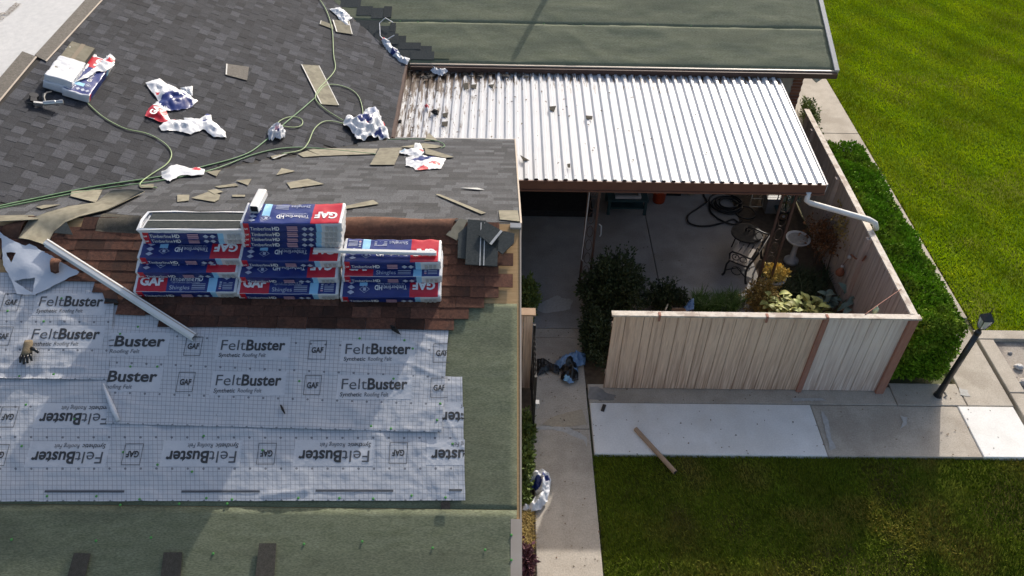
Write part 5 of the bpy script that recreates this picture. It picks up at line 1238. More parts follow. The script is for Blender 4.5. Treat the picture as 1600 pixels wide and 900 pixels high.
crumple('loose pale piece of felt with two triangular holes at the far left', NEAR, [(-40, 330), (0, 362), (6, 368), (40, 384), (46, 381), (84, 402), (98, 411), (124, 425), (121, 429), (96, 440), (54, 461), (26, 459), (19, 440), (5, 414), (2, 372), (-40, 380)], .035, (), 35, base='felt_back', name='loose_felt', cat='roofing felt', h0=.05, edge=.12, holes=([(10, 395), (26, 396), (18, 411)], [(22, 439), (56, 435), (51, 458)]), fs=1.2)
flap('curled_shingle', 'small brown curled shingle standing on the loose pale felt at the left', 'shingle', [(83, 403), (92, 404), (98, 408)], [(79, 424), (86, 427), (92, 425)], .06, 'shingle_brown', .10)
# long white trim leaning down the slope
A, Bq = NEAR.hit(72, 379, .09), NEAR.hit(304, 527, .07)
d = (Bq - A).normalized(); s = d.cross(NEAR.n).normalized(); u = s.cross(d); M = Matrix(((d.x, s.x, u.x, A.x), (d.y, s.y, u.y, A.y), (d.z, s.z, u.z, A.z), (0, 0, 0, 1))); L = (Bq - A).length
t = thing('trim_length', 'long white metal trim slanting from the ridge down on to the printed felt', 'metal trim', M)
mb = MB(); pr = [(-.045, -.02), (-.045, .025), (-.03, .032), (.022, .032), (.036, .018), (.036, -.02), (.046, -.022)]
mb.add([(x, y, z) for x in (0, L) for y, z in pr], [(i, i + 1, i + 8, i + 7) for i in range(6)], 'white_paint')
mb.add([(x, y * .96, z - .003) for x in (0, L) for y, z in pr], [(i + 7, i + 8, i + 1, i) for i in range(6)], 'grey_trim'); part('profile', mb, t, M)
mb = MB(); mb.add([(.0, -.03, .0325), (L, -.03, .0325), (L, -.018, .0335), (0, -.018, .0335)], [(0, 1, 2, 3)], 'drip_metal'); part('dirty_edge', mb, t, M)
# black bits on the felt
solo('black_clip', MB().tube([Vector((-.03, .05, .01)), Vector((0, 0, .012)), Vector((.03, -.05, .01))], [.008, .014, .006], 'tar', 6), NEAR.m @ T(*NEAR.at(442, 640, .05), .05), 'small black clip lying on the right-hand printed sheet', 'clip')
crumple('small black scrap hooked on the upper edge of the right-hand printed sheet', NEAR, [(609, 508), (616, 509), (622, 516), (627, 524), (620, 521), (612, 516)], .05, (), 41, base='tar', name='black_scrap', cat='scrap', h0=.05)
# ================================================================== AIR HOSES
def hose(label, pts, r, m, lift=.02, group='air hoses on the roof'):
    W_ = []
    for i in range(len(pts) - 1):
        p0 = Vector(pts[max(i - 1, 0)]); p1 = Vector(pts[i]); p2 = Vector(pts[i + 1]); p3 = Vector(pts[min(i + 2, len(pts) - 1)])
        for k in range(6):
            t_ = k / 6; W_.append(.5 * ((2 * p1) + (p2 - p0) * t_ + (2 * p0 - 5 * p1 + 4 * p2 - p3) * t_ ** 2 + (3 * p1 - p0 - 3 * p2 + p3) * t_ ** 3))
    W_.append(Vector(pts[-1])); Q = [roofhit(p.x, p.y, lift)[0] for p in W_]
    for _ in range(2): Q = [Q[0]] + [Q[i] * .5 + (Q[i - 1] + Q[i + 1]) * .25 for i in range(1, len(Q) - 1)] + [Q[-1]]
    c = Q[len(Q) // 2]; mb = MB(); mb.tube([p - c for p in Q], r * .78, m, 7); solo('air_hose', mb, T(*c), label, 'hose', group, True)
hose('darker green hose running along the valley from the left edge to the crumpled wrapper', [(-20, 326), (60, 309), (150, 291), (250, 276), (310, 262), (380, 243), (412, 222), (440, 197), (470, 172), (493, 152)], .014, 'hose_green')
hose('second green hose beside the first along the valley and on towards the eave', [(-20, 329), (60, 313), (150, 296), (245, 283), (330, 266), (400, 240), (460, 230), (530, 235), (588, 241)], .013, 'hose_green', .022)
hose('green hose coming down from the top edge past the long tan strip', [(492, -10), (508, 12), (519, 45), (521, 85), (524, 108), (510, 126), (497, 140), (493, 155), (510, 172), (538, 189)], .012, 'hose_light', .03)
hose('green hose looping up from the tan strip round to the biggest crumpled wrapper', [(494, 150), (505, 135), (522, 132), (545, 138), (560, 150), (566, 168), (567, 182)], .012, 'hose_light', .024)
hose('small loop of green hose above the round white ball', [(425, 200), (440, 187), (458, 182), (472, 187), (471, 196), (458, 199), (436, 196)], .011, 'hose_light', .026)
hose('green hose curving up from the valley to the left side of the biggest crumpled wrapper', [(440, 240), (470, 235), (482, 222), (490, 203), (503, 191), (518, 189), (537, 193)], .012, 'hose_light', .03)
hose('pale green hose from the opened bundle at the left curving down to the valley', [(137, 161), (160, 182), (195, 201), (228, 208), (255, 222), (268, 238), (262, 255), (240, 270), (222, 283), (220, 291), (245, 293)], .011, 'hose_light', .024)
hose('short green hose along the eave ending in a curl right of the scraps', [(606, 218), (640, 217), (668, 218), (688, 222), (695, 228), (688, 231)], .011, 'hose_green', .03)
# ================================================================== OPENED BUNDLES AND NAIL GUN ON THE LEFT SLOPE
def east_bundle(p_end0, p_end1, h):
    """bundle on the east slope: its near end runs between two pixels"""
    A, Bq = EAST.hit(*p_end0, h), EAST.hit(*p_end1, h); c = (A + Bq) / 2; uy = (Bq - A).normalized(); uz = EAST.n; ux = uz.cross(uy); ux = -ux if ux.y < 0 else ux
    uy2 = uz.cross(ux); o = c - uy2 * BD / 2 * SC
    return Matrix(((ux.x, uy2.x, uz.x, o.x), (ux.y, uy2.y, uz.y, o.y), (ux.z, uy2.z, uz.z, o.z), (0, 0, 0, 1))) @ Matrix.Diagonal((SC, SC, SC, 1))
OG = 'opened shingle bundles on the left slope'
M = east_bundle((95, 149), (139, 162), .02)
t = thing('shingle_bundle', 'opened bundle with purple blue print showing on the dark left slope', 'shingle bundle', M @ T(.5, .16, 0), OG); bundle_parts(t, M, True, 1, False, True)
M2 = east_bundle((68, 139), (110, 152), .02) @ T(.02, .02, 0)
t = thing('shingle_bundle', 'bundle lying under the white torn wrapper on the dark left slope', 'shingle bundle', M2 @ T(.5, .16, 0), OG)
me, sfx = bundle_mesh(False, False, 3.1, plain=True); part('wrapper', me, t, M2)
M3 = M2 @ T(.03, -.01, BT + .004) @ Matrix.Rotation(.03, 4, 'Z')
t = thing('shingle_bundle', 'torn white bundle on top of the two others on the dark left slope', 'shingle bundle', M3 @ T(.5, .16, 0), OG)
part('wrapper', me, t, M3 @ Matrix.Diagonal((.55, 1, .8, 1)))
mb = MB()
for k in range(4): mb.box(.10, 1.02 - k * .01, .012 + .004 * k, .326, .012 + k * .018, .026 + k * .018, 'shingle_back' if k == 3 else 'shingle_dark')
mb.box(.55, 1.0, .15, .20, .081, .083, 'leaf_pale'); part('exposed_shingles', mb, t, M3)
crumple('white torn wrapper sticking up at the back of the opened bundles', EAST, [(98, 98), (100, 82), (112, 71), (118, 72), (129, 72), (112, 92), (106, 100)], .16, (), 43, group=WG, h0=.12)
crumple('white torn wrapper flap with a red corner along the right of the opened bundles', EAST, [(118, 128), (150, 105), (172, 84), (180, 92), (178, 104), (166, 112), (152, 112), (138, 122)], .08, [(174, 96, 7, 'wrap_red')], 45, group=WG, h0=.15)
p0 = EAST.at(60, 163, .03); M = EAST.m @ T(p0[0], p0[1], .03) @ Matrix.Rotation(R(20), 4, 'Z')
t = thing('nail_gun', 'silver and black air nail gun lying at the far left of the dark slope', 'nail gun', M)
mb = MB(); mb.lathe([(.02, 0), (.034, .005), (.036, .16), (.03, .17), (.03, .21), (.036, .212), (.036, .26), (.02, .265)], 'silver', 14); part('cylinder', mb, t, M @ T(.06, -.02, .04) @ Matrix.Rotation(R(75), 4, 'Y') @ Matrix.Rotation(R(0), 4, 'X'), smooth=False)
mb = MB(); mb.tube([Vector((.08, .0, .04)), Vector((.06, .10, .05)), Vector((.07, .20, .04))], [.026, .024, .028], 'black_plastic', 10); part('handle', mb, t, M)
mb = MB(); mb.box(-.10, -.02, .0, .14, .005, .05, 'black_plastic'); mb.lathe([(.06, .0), (.06, .05)], 'black_plastic', 14, (-.06, .15, .002)); part('magazine', mb, t, M)
mb = MB(); mb.tube([Vector((.07, .20, .04)), Vector((.10, .27, .035)), Vector((.16, .33, .02))], [.012, .010, .009], 'drip_metal', 8); part('air_fitting', mb, t, M)
mb = MB(); mb.box(-.06, .06, -.05, -.015, .01, .06, 'silver'); mb.tube([Vector((-.05, -.03, .03)), Vector((-.15, -.02, .02))], [.014, .009], 'black_plastic', 8); part('nose', mb, t, M)
# ================================================================== WORK GLOVE
p0 = NEAR.at(45, 545, .05); M = NEAR.m @ T(p0[0], p0[1], .05) @ Matrix.Rotation(R(8), 4, 'Z') @ Matrix.Diagonal((1.25, 1.25, 1.25, 1))
t = thing('work_glove', 'tan and black work glove lying palm down on the upper left printed sheet', 'glove', M)
mb = MB(); mb.lathe([(.036, .0), (.042, .03), (.040, .06), (.046, .10), (.05, .13), (.03, .15)], 'glove_cloth', 12); mb.v = [(x, -z + .07, y * .5 + .022) for x, y, z in mb.v]; part('palm', mb, t, M, smooth=True)
for k, (x, ln, ben) in enumerate(((-.036, .075, -.012), (-.012, .095, -.004), (.013, .090, .004), (.036, .070, .014))):
    mb = MB(); mb.tube([Vector((x, -.06, .024)), Vector((x + ben * .5, -.06 - ln * .5, .036)), Vector((x + ben, -.06 - ln, .016))], [.014, .013, .009], 'black_plastic', 8); part('finger', mb, t, M, smooth=True)
mb = MB(); mb.tube([Vector((.035, -.01, .024)), Vector((.075, -.035, .034)), Vector((.10, -.06, .02))], [.017, .015, .010], 'black_plastic', 8); part('thumb', mb, t, M, smooth=True)
# ================================================================== DEBRIS ON THE METAL ROOF
mb = MB()
for k in range(46):                                                 # wet black leaves banked up along the back of the metal roof
    a, b = AWN.at(650 + 190 * rnd.random() ** 1.5, rnd.uniform(112, 126)); mb.tone = rnd.uniform(0, .4); n_ = 6; s = rnd.uniform(.03, .09)
    ring = [(a + s * rnd.uniform(.5, 1.1) * math.cos(j * 6.283 / n_), b + s * .7 * rnd.uniform(.5, 1.1) * math.sin(j * 6.283 / n_), .053 + rnd.uniform(0, .012)) for j in range(n_)]
    mb.add(ring + [(a, b, .070)], [(j, (j + 1) % n_, n_) for j in range(n_)], 'tar')
for k in range(230):
    px = 640 + 500 * rnd.random() ** 2.2; py = rnd.choice([rnd.uniform(108, 130), rnd.uniform(108, 215), rnd.uniform(108, 275)]); a, b = AWN.at(px, py); s = rnd.uniform(.010, .036); an = rnd.uniform(0, 3.1)
    mb.tone = rnd.uniform(0, 1); z = .052; ca, sa = math.cos(an) * s, math.sin(an) * s
    mb.add([(a - ca, b - sa, z), (a + sa * .5, b - ca * .5, z + .012), (a + ca, b + sa, z + .004), (a - sa * .5, b + ca * .5, z + .014)], [(0, 1, 2, 3)], 'leaf_litter' if rnd.random() < .8 else 'leaf_pale')
o = struct('leaf_litter', mb, AWN.m, kind='stuff')
DG = 'bits of old shingle on the metal roof'
for lab, pts in (('brown bit of old shingle at the back left of the metal roof', [(724, 131), (731, 130), (732, 139), (725, 140)]), ('square brown bit of shingle second from the left at the back of the metal roof', [(735, 133), (745, 132), (744, 139), (736, 138)]), ('heart-shaped brown bit of shingle in the middle of the metal roof', [(858, 167), (869, 166), (866, 174), (860, 173)]),
                 ('brown bit of shingle on the right half of the metal roof', [(915, 181), (926, 182), (925, 187), (916, 186)]), ('pale brown bit of shingle at the back near the third rib', [(763, 133), (772, 132), (770, 139)]), ('brown bit of shingle beside the small black scrap on the metal roof', [(691, 178), (700, 176), (699, 184), (692, 183)]), ('brown bit of shingle just behind the eave of the grey slope', [(690, 191), (700, 190), (699, 198), (691, 197)]),
                 ('grey brown wedge of shingle by the corner of the near roof', [(813, 243), (827, 251), (818, 252)]), ('small dark bit of shingle near the front of the metal roof', [(886, 257), (891, 256), (891, 262), (887, 262)])):
    extrude_px('shingle_bit', lab, 'shingle scrap', AWN, pts, .051, .010, 'shingle_olive', DG)

# vent pipe on the back roof (it stands just above the picture; its shadow falls across the green felt)
A, Bq = FAR.hit(803, 90), FAR.hit(853, 0); h_ = .42
sv = Vector((0, 0, 1)) * h_ - sd * (h_ * FAR.n.z / FAR.n.dot(sd)); base = A - sv
mb = MB(); mb.tube([base - Vector((0, 0, .1)), base + Vector((0, 0, h_))], .06, 'light_grey', 12); t = thing('vent_pipe', 'grey vent pipe standing on the green felt of the back roof', 'vent pipe', T(*base)); part('pipe', mb, t, I4)
mb = MB(); mb.lathe([(.12, -.02), (.10, .03), (.055, .09)], 'grey_plastic', 14, base); part('roof_boot', mb, t, I4)

# ================================================================== LAMP POST
def L3(p, z): return Frame((0, 0, z), (1, 0, 0), (0, 1, 0)).hit(*p)
b0 = L3((1465, 618), 0); tp = b0 + Vector((.10, .0, 2.02)); ax = (tp - b0).normalized()
t = thing('lamp_post', 'black lamp post with a small glass lantern beside the hedge corner', 'lamp post', T(*b0))
def along(z): return b0 + ax * z
mb = MB(); mb.tube([along(0), along(.04)], .075, 'lamp_black', 14); mb.tube([along(.04), along(.12), along(.32), along(.36)], [.062, .058, .052, .044], 'lamp_black', 14); part('base', mb, t, I4, smooth=False)
mb = MB(); mb.tube([along(.34), along(1.56)], [.052, .048], 'lamp_black', 14); part('pole', mb, t, I4, smooth=True)
mb = MB(); mb.tube([along(1.54), along(1.60), along(1.63), along(1.68)], [.052, .052, .03, .028], 'lamp_black', 12); part('collar', mb, t, I4)
sq = lambda z, r: [along(z) + Vector((r * c, r * s, 0)) for c, s in ((1, 1), (-1, 1), (-1, -1), (1, -1))]
mb = MB(); a, b = sq(1.70, .048), sq(1.90, .080); mb.add(a + b, [(0, 1, 5, 4), (1, 2, 6, 5), (2, 3, 7, 6), (3, 0, 4, 7)], 'lamp_glass'); lg = part('lantern_glass', mb, t, I4)
mb = MB()
for i in range(4): mb.tube([a[i], b[i]], .007, 'lamp_black', 5); mb.tube([b[i], b[(i + 1) % 4]], .008, 'lamp_black', 5); mb.tube([a[i], a[(i + 1) % 4]], .008, 'lamp_black', 5)
mb.add(sq(1.69, .048), [(0, 1, 2, 3)], 'lamp_black'); part('lantern_frame', mb, t, I4)
mb = MB(); a, b = sq(1.905, .085), sq(2.0, .024); mb.add(a + b + [along(2.03)], [(0, 1, 5, 4), (1, 2, 6, 5), (2, 3, 7, 6), (3, 0, 4, 7), (4, 5, 8), (5, 6, 8), (6, 7, 8), (7, 4, 8)], 'lamp_black'); mb.tube([along(2.02), along(2.15)], [.012, .002], 'lamp_black', 6); part('lantern_roof', mb, t, I4)
mb = MB(); mb.tube([b0 + Vector((.09, -.04, .0)), b0 + Vector((.14, -.03, .03)), b0 + Vector((.16, .05, .02)), b0 + Vector((.13, .10, 0))], .010, 'grey_plastic', 6); solo('cable_loop', mb, I4, 'small loop of grey cable on the pavement at the foot of the lamp post', 'cable')
# ================================================================== THINGS ON THE SIDEWALK
A = L3((993, 670), .03); Bq = L3((1055, 738), .03); c = (A + Bq) / 2
mb = MB(); d = (Bq - A).normalized(); mb.tube([A - c, Bq - c], .040, 'cardboard', 14); t = thing('cardboard_tube', 'brown cardboard tube lying from the white pavement slab on to the grass', 'tube', T(*c)); part('tube', mb, t, T(*c), smooth=False)
mb = MB(); mb.tube([A - c - d * .002, A - c - d * .004], .030, 'tar', 12); mb.tube([Bq - c + d * .002, Bq - c + d * .004], .030, 'tar', 12); part('open_end', mb, t, T(*c))
p = L3((943, 637), .02); M = T(p.x, p.y, .006) @ Matrix.Rotation(R(70), 4, 'Z'); t = thing('black_case', 'small black phone-sized case lying on the white pavement slab near the fence', 'case', M)
mb = MB(); mb.prism([(-.07, -.03), (.07, -.03), (.075, -.02), (.075, .02), (.07, .03), (-.07, .03), (-.075, .02), (-.075, -.02)], 0, .018, 'black_plastic'); part('body', mb, t, M); mb = MB(); mb.box(-.03, .03, -.012, .012, .0185, .022, 'iron'); part('clip', mb, t, M)
for k, (px, py, s) in enumerate(((1590, 575, .10), (1598, 600, .13), (1578, 552, .05), (1585, 590, .05))):
    p = L3((px, py), -.06); P = blob(40, (0, 0, s * .5), (s, s * .7, s * .5), 1.0, .3, 2, k)
    prof = [(s * .6, 0), (s * .95, s * .3), (s * .8, s * .6), (s * .4, s * .8)]; mb = MB(); mb.lathe(prof, 'stone' if k else 'light_grey', 9); mb.v = [(x * (1 + .3 * fbm(x * 9, y * 9, k)), y * (.7 + .2 * fbm(x * 7, z * 9, k)), z) for x, y, z in mb.v]
    solo('rock', mb, T(p.x, p.y, -.062), ['pale rock in the gravel pit at the right edge', 'largest grey rock at the right edge of the gravel pit', 'small rock near the corner of the gravel pit', 'small rock beside the pale one in the gravel pit'][k], 'rock', 'rocks in the gravel pit')
# ================================================================== BENCH
def fl(px, py): v = L3((px, py), 0); return Vector((v.x, v.y, 0))
A = fl(1128, 430); Bq = fl(1161, 446); u = (Bq - A); u = Vector((.848, -.53, 0)); v_ = Vector((-u.y, u.x, 0)); M = Matrix(((u.x, v_.x, 0, A.x), (u.y, v_.y, 0, A.y), (0, 0, 1, .003), (0, 0, 0, 1))); BW = .98
t = thing('garden_bench', 'garden bench with wooden slats and black cast iron ends on the patio', 'bench', M)
for y in (.02, BW - .02):
    mb = MB(); y_ = y
    mb.tube([(.0, y, 0), (.03, y, .06), (.03, y, .30), (.07, y, .40), (.07, y, .44)], [.03, .022, .020, .020, .022], 'iron', 8)
    mb.tube([(.50, y, 0), (.47, y, .08), (.44, y, .30), (.46, y, .44), (.52, y, .62), (.58, y, .82), (.56, y, .86)], [.03, .022, .02, .022, .020, .018, .012], 'iron', 8)
    mb.tube([(.05, y, .42), (.25, y, .405), (.46, y, .41)], .02, 'iron', 8)
    mb.tube([(.06, y, .44), (.04, y, .58), (.08, y, .64), (.24, y, .65), (.42, y, .63), (.52, y, .64)], .018, 'iron', 8)
    for cx, cz, rr in ((.17, .54, .07), (.33, .54, .07), (.25, .22, .10)): mb.tube([(cx + rr * math.cos(k), y, cz + rr * math.sin(k)) for k in np.linspace(0, 6.0, 14)], .010, 'iron', 5)
    mb.tube([(.05, y, .15), (.25, y, .30), (.45, y, .15)], .012, 'iron', 6); part('cast_end', mb, t, M, smooth=True)
for k in range(4): mb = MB(); mb.box(.06 + k * .095, .06 + k * .095 + .07, 0, BW, .432, .452, 'slat'); part('seat_slat', mb, t, M)
mb = MB()
for k in range(5):
    y = .10 + k * .195; mb.tube([(.535 + .035 * math.sin(q_), y + .09 * math.cos(q_), .68 + .085 * math.sin(q_)) for q_ in np.linspace(0, 6.1, 14)], .010, 'iron', 5)
mb.tube([(.50, 0, .58), (.50, BW, .58)], .012, 'iron', 6); mb.tube([(.575, 0, .81), (.575, BW, .81)], .014, 'iron', 6); part('back_scrollwork', mb, t, M)
# ================================================================== COURTYARD CLUTTER
c = fl(1135, 322); mb = MB(); pts = []
for k in range(5):
    r0 = [.34, .30, .24, .37, .20][k]; dx, dy = [(0, 0), (.03, -.02), (.0, .03), (-.02, .05), (.03, .0)][k]
    for a in np.linspace(0, 6.283, 20)[:-1]: pts.append(Vector((dx + r0 * math.cos(a), dy + r0 * .95 * math.sin(a), .03 + .012 * k + .012 * math.sin(a * 2 + k))))
mb.tube(pts, .022, 'rubber', 7)
for lp in ([(1105, 316), (1090, 327), (1076, 337), (1075, 348), (1088, 354), (1108, 354), (1130, 349), (1145, 344), (1152, 348)], [(1108, 318), (1110, 332), (1122, 343), (1140, 351), (1150, 351), (1158, 346)], [(1146, 328), (1154, 339), (1166, 343), (1177, 341), (1179, 334), (1172, 326), (1160, 324)], [(1104, 315), (1099, 305), (1106, 298), (1130, 296), (1155, 300)]):
    W_ = [fl(*p) - c + Vector((0, 0, .024)) for p in lp]; Q = []
    for i in range(len(W_) - 1):
        p0, p1, p2, p3 = W_[max(i - 1, 0)], W_[i], W_[i + 1], W_[min(i + 2, len(W_) - 1)]
        for k in range(5): s = k / 5; Q.append(.5 * ((2 * p1) + (p2 - p0) * s + (2 * p0 - 5 * p1 + 4 * p2 - p3) * s * s + (3 * p1 - p0 - 3 * p2 + p3) * s ** 3))
    mb.tube(Q + [W_[-1]], .020, 'rubber', 7)
solo('garden_hose', mb, T(c.x, c.y, 0), 'black garden hose lying in coils on the patio under the metal cover', 'hose', smooth=True)
# round dark table and the white pot behind it
p = L3((1167, 364), .52); t = thing('round_table', 'round dark brown patio table behind the bench', 'table', T(p.x, p.y, 0))
mb = MB(); mb.lathe([(.30, .49), (.32, .50), (.32, .53), (.30, .535)], 'fence_post', 28, (p.x, p.y, 0)); mb.m = ['tar']; part('table_top', mb, t, I4)
for k in range(4):
    a = .8 + k * math.pi / 2; mb = MB(); mb.tube([(p.x + .18 * math.cos(a), p.y + .18 * math.sin(a), .49), (p.x + .25 * math.cos(a), p.y + .25 * math.sin(a), 0)], [.016, .014], 'tar', 6); part('leg', mb, t, I4)
def pot(name, label, cat, x, y, prof, m, soil_z=None, z0=0.0):
    t = thing(name, label, cat, T(x, y, z0)); mb = MB(); mb.lathe(prof, m, 22, (x, y, z0)); part('body', mb, t, I4, smooth=True)
    if soil_z: mb = MB(); mb.lathe([(prof[-2][0] * .86, soil_z), (prof[-2][0] * .5, soil_z + .01), (.001, soil_z + .012)], 'soil', 16, (x, y, z0)); part('soil', mb, t, I4)
    return t
p = fl(1180, 381); pot('white_pot', 'small white pot between the round table and the bench', 'pot', p.x, p.y, [(.07, 0), (.10, .18), (.115, .19), (.115, .22), (.095, .22)], 'white_paint', .19)
p = fl(1205, 452); fp = pot('flower_pot', 'white flower pot holding yellow flowers beside the patio edge', 'flower pot', p.x, p.y, [(.13, 0), (.19, .28), (.22, .30), (.22, .34), (.18, .34)], 'white_paint', .29)
t = thing('yellow_flowers', 'yellow flowers overflowing the white pot beside the patio edge', 'flowers', T(p.x, p.y, .3)); P = blob(1500, (p.x - .03, p.y, .43), (.23, .22, .14), .3, .4, 2.4, 5)
leaves('petals', P, .036, 'yellow_flower', t, up=.8); P = blob(500, (p.x - .03, p.y, .36), (.21, .20, .13), .2, .4, 2.4, 6); leaves('foliage', P, .04, 'bed_leaf', t, up=.5)
# bird bath
p = fl(1236, 407); t = thing('bird_bath', 'pale concrete bird bath on a pedestal in the shaded bed', 'bird bath', T(p.x, p.y, 0))
mb = MB(); mb.lathe([(.15, -.03), (.15, .03), (.10, .06), (.06, .12), (.05, .35), (.07, .46), (.11, .50)], 'light_grey', 18, (p.x, p.y, 0)); part('pedestal', mb, t, I4, smooth=True)
mb = MB(); mb.lathe([(.10, .50), (.19, .52), (.245, .58), (.25, .60), (.235, .605), (.20, .57), (.10, .55), (.001, .548)], 'light_grey', 26, (p.x, p.y, 0)); part('basin', mb, t, I4, smooth=True)
mb = MB(); mb.lathe([(.20, .585), (.001, .586)], 'stain_dark', 24, (p.x, p.y, 0)); part('water', mb, t, I4)
# things along the back of the patio
p = fl(1030, 319); t = thing('bucket', 'orange plastic bucket standing at the back of the patio', 'bucket', T(p.x, p.y + .12, 0)); mb = MB(); mb.lathe([(.13, .003), (.155, .36), (.165, .365), (.165, .39), (.15, .39), (.135, .02), (.001, .012)], 'orange_plastic', 22, (p.x, p.y + .12, 0)); part('body', mb, t, I4, smooth=True)
mb = MB(); mb.tube([(p.x + .16 * math.cos(a), p.y + .12 - .04 - .10 * math.sin(a), .34 - .06 * math.sin(a)) for a in np.linspace(0, 3.14, 10)], .004, 'light_grey', 5); part('handle', mb, t, I4)
p = fl(948, 336); q_ = fl(1008, 333); t = thing('workbench', 'dark teal work cart with a grey tray standing at the back of the patio', 'cart', T((p.x + q_.x) / 2, p.y + .3, 0)); x0, x1, y0 = p.x, q_.x, p.y
for x in (x0, x1 - .06):
    for y in (y0, y0 + .5): mb = MB(); mb.box(x, x + .06, y, y + .06, .0, .36, 'teal_paint'); part('leg', mb, t, I4)
mb = MB(); mb.box(x0 - .01, x1 + .01, y0 - .01, y0 + .57, .361, .42, 'teal_paint'); part('top', mb, t, I4)
mb = MB(); mb.box(x0 + .062, x1 - .062, y0 + .01, y0 + .55, .16, .20, 'teal_paint'); part('lower_shelf', mb, t, I4)
mb = MB(); mb.box(x0 + .15, x1 - .15, y0 + .03, y0 + .08, .422, .48, 'light_grey'); mb.box(x1 - .20, x1 - .15, y0 + .081, y0 + .5, .422, .48, 'light_grey'); mb.box(x0 + .15, x1 - .201, y0 + .081, y0 + .5, .422, .435, 'grey_plastic'); part('tray', mb, t, I4)
for i, (px, py, wx, hy, m, lab, nm) in enumerate(((1052, 306, .34, .30, 'black_plastic', 'black crate right of the orange bucket', 'crate'), (1206, 334, .32, .36, 'grey_plastic', 'grey slatted storage box beside the right-hand patio posts', 'storage_box'))):
    p = fl(px, py); t = thing(nm, lab, 'box', T(p.x, p.y + .2, 0)); mb = MB(); x0, x1, y0, y1 = p.x - wx / 2, p.x + wx / 2, p.y, p.y + .38
    mb.box(x0, x1, y0, y0 + .02, .003, hy, m); mb.box(x0, x1, y1 - .02, y1, .003, hy, m); mb.box(x0, x0 + .02, y0 + .021, y1 - .021, .003, hy, m); mb.box(x1 - .02, x1, y0 + .021, y1 - .021, .003, hy, m); mb.box(x0 + .021, x1 - .021, y0 + .021, y1 - .021, .004, .02, m); part('body', mb, t, I4)
    if i:
        for k in range(5): mb = MB(); mb.box(x0 - .012, x1 + .012, y0 + .02 + k * .07, y0 + .075 + k * .07, hy + .002, hy + .02, m); part('lid_slat', mb, t, I4)
    else: mb = MB(); mb.box(x0 - .008, x1 + .008, y0 - .008, y0 + .03, hy + .001, hy + .02, m); part('rim', mb, t, I4)
p = fl(1081, 305); pot('white_bucket', 'small off-white plastic bucket near the black hose coils', 'bucket', p.x, p.y + .05, [(.07, .003), (.085, .13), (.09, .14), (.09, .16), (.075, .16)], 'cream', .10)
p = fl(1182, 324); t = thing('folding_chair', 'cream tubular folding chair frame at the back of the patio by the grey box', 'chair', T(p.x, p.y + .2, 0))
for x in (p.x - .13, p.x + .15):
    mb = MB(); mb.tube([(x - .03, p.y, .01), (x, p.y + .10, .35), (x + .05, p.y + .40, .80)], .012, 'cream', 7); part('side_frame', mb, t, I4, smooth=True)
    mb = MB(); mb.tube([(x, p.y + .38, .01), (x, p.y + .10, .36)], .010, 'cream', 7); part('rear_leg', mb, t, I4)
mb = MB(); mb.tube([(p.x - .16, p.y, .02), (p.x + .12, p.y, .02)], .011, 'cream', 7); mb.tube([(p.x - .15, p.y + .06, .2), (p.x + .14, p.y + .06, .2)], .011, 'cream', 7); part('cross_bar', mb, t, I4)
mb = MB(); mb.box(p.x - .11, p.x + .13, p.y + .12, p.y + .42, .40, .42, 'black_plastic'); part('seat', mb, t, I4)
# hanging white chain by the left posts, wheels of a cart by the right posts
mb = MB(); mb.tube([(1.60, 11.96, 2.45), (1.59, 11.94, 1.7), (1.575, 11.92, 1.15), (1.57, 11.90, .95), (1.60, 11.90, .90)], .010, 'light_grey', 6); solo('rain_chain', mb, I4, 'thin pale chain hanging between the two left-hand patio posts', 'chain')
mb = MB(); a = L3((936, 350), .9); mb.tube([a, a + Vector((.05, 0, -.05)), a + Vector((.06, -.02, -.25)), a + Vector((.04, -.02, -.30))], .014, 'white_paint', 6); solo('hook', mb, I4, 'short white hook on the right one of the left-hand patio posts', 'hook')
p = fl(1224, 350); t = thing('garden_cart', 'small dark two-wheeled garden cart behind the right-hand patio posts', 'cart', T(p.x, p.y + .3, 0))
for dy in (0, .36):
    mb = MB(); mb.tube([(p.x + .11 * math.cos(a), p.y + .1 + dy, .13 + .11 * math.sin(a)) for a in np.linspace(0, 6.283, 18)[:-1]], .02, 'rubber', 7, closed=True); mb.tube([(p.x, p.y + .09 + dy, .13), (p.x, p.y + .11 + dy, .13)], .03, 'light_grey', 8); part('wheel', mb, t, I4)
mb = MB(); mb.box(p.x - .16, p.x + .16, p.y + .13, p.y + .42, .20, .24, 'teal_paint'); mb.tube([(p.x + .1, p.y + .40, .24), (p.x + .12, p.y + .6, .8)], .012, 'teal_paint', 6); mb.tube([(p.x - .1, p.y + .40, .24), (p.x - .08, p.y + .6, .8)], .012, 'teal_paint', 6); mb.tube([(p.x - .08, p.y + .6, .8), (p.x + .12, p.y + .6, .8)], .012, 'teal_paint', 6); part('frame', mb, t, I4)
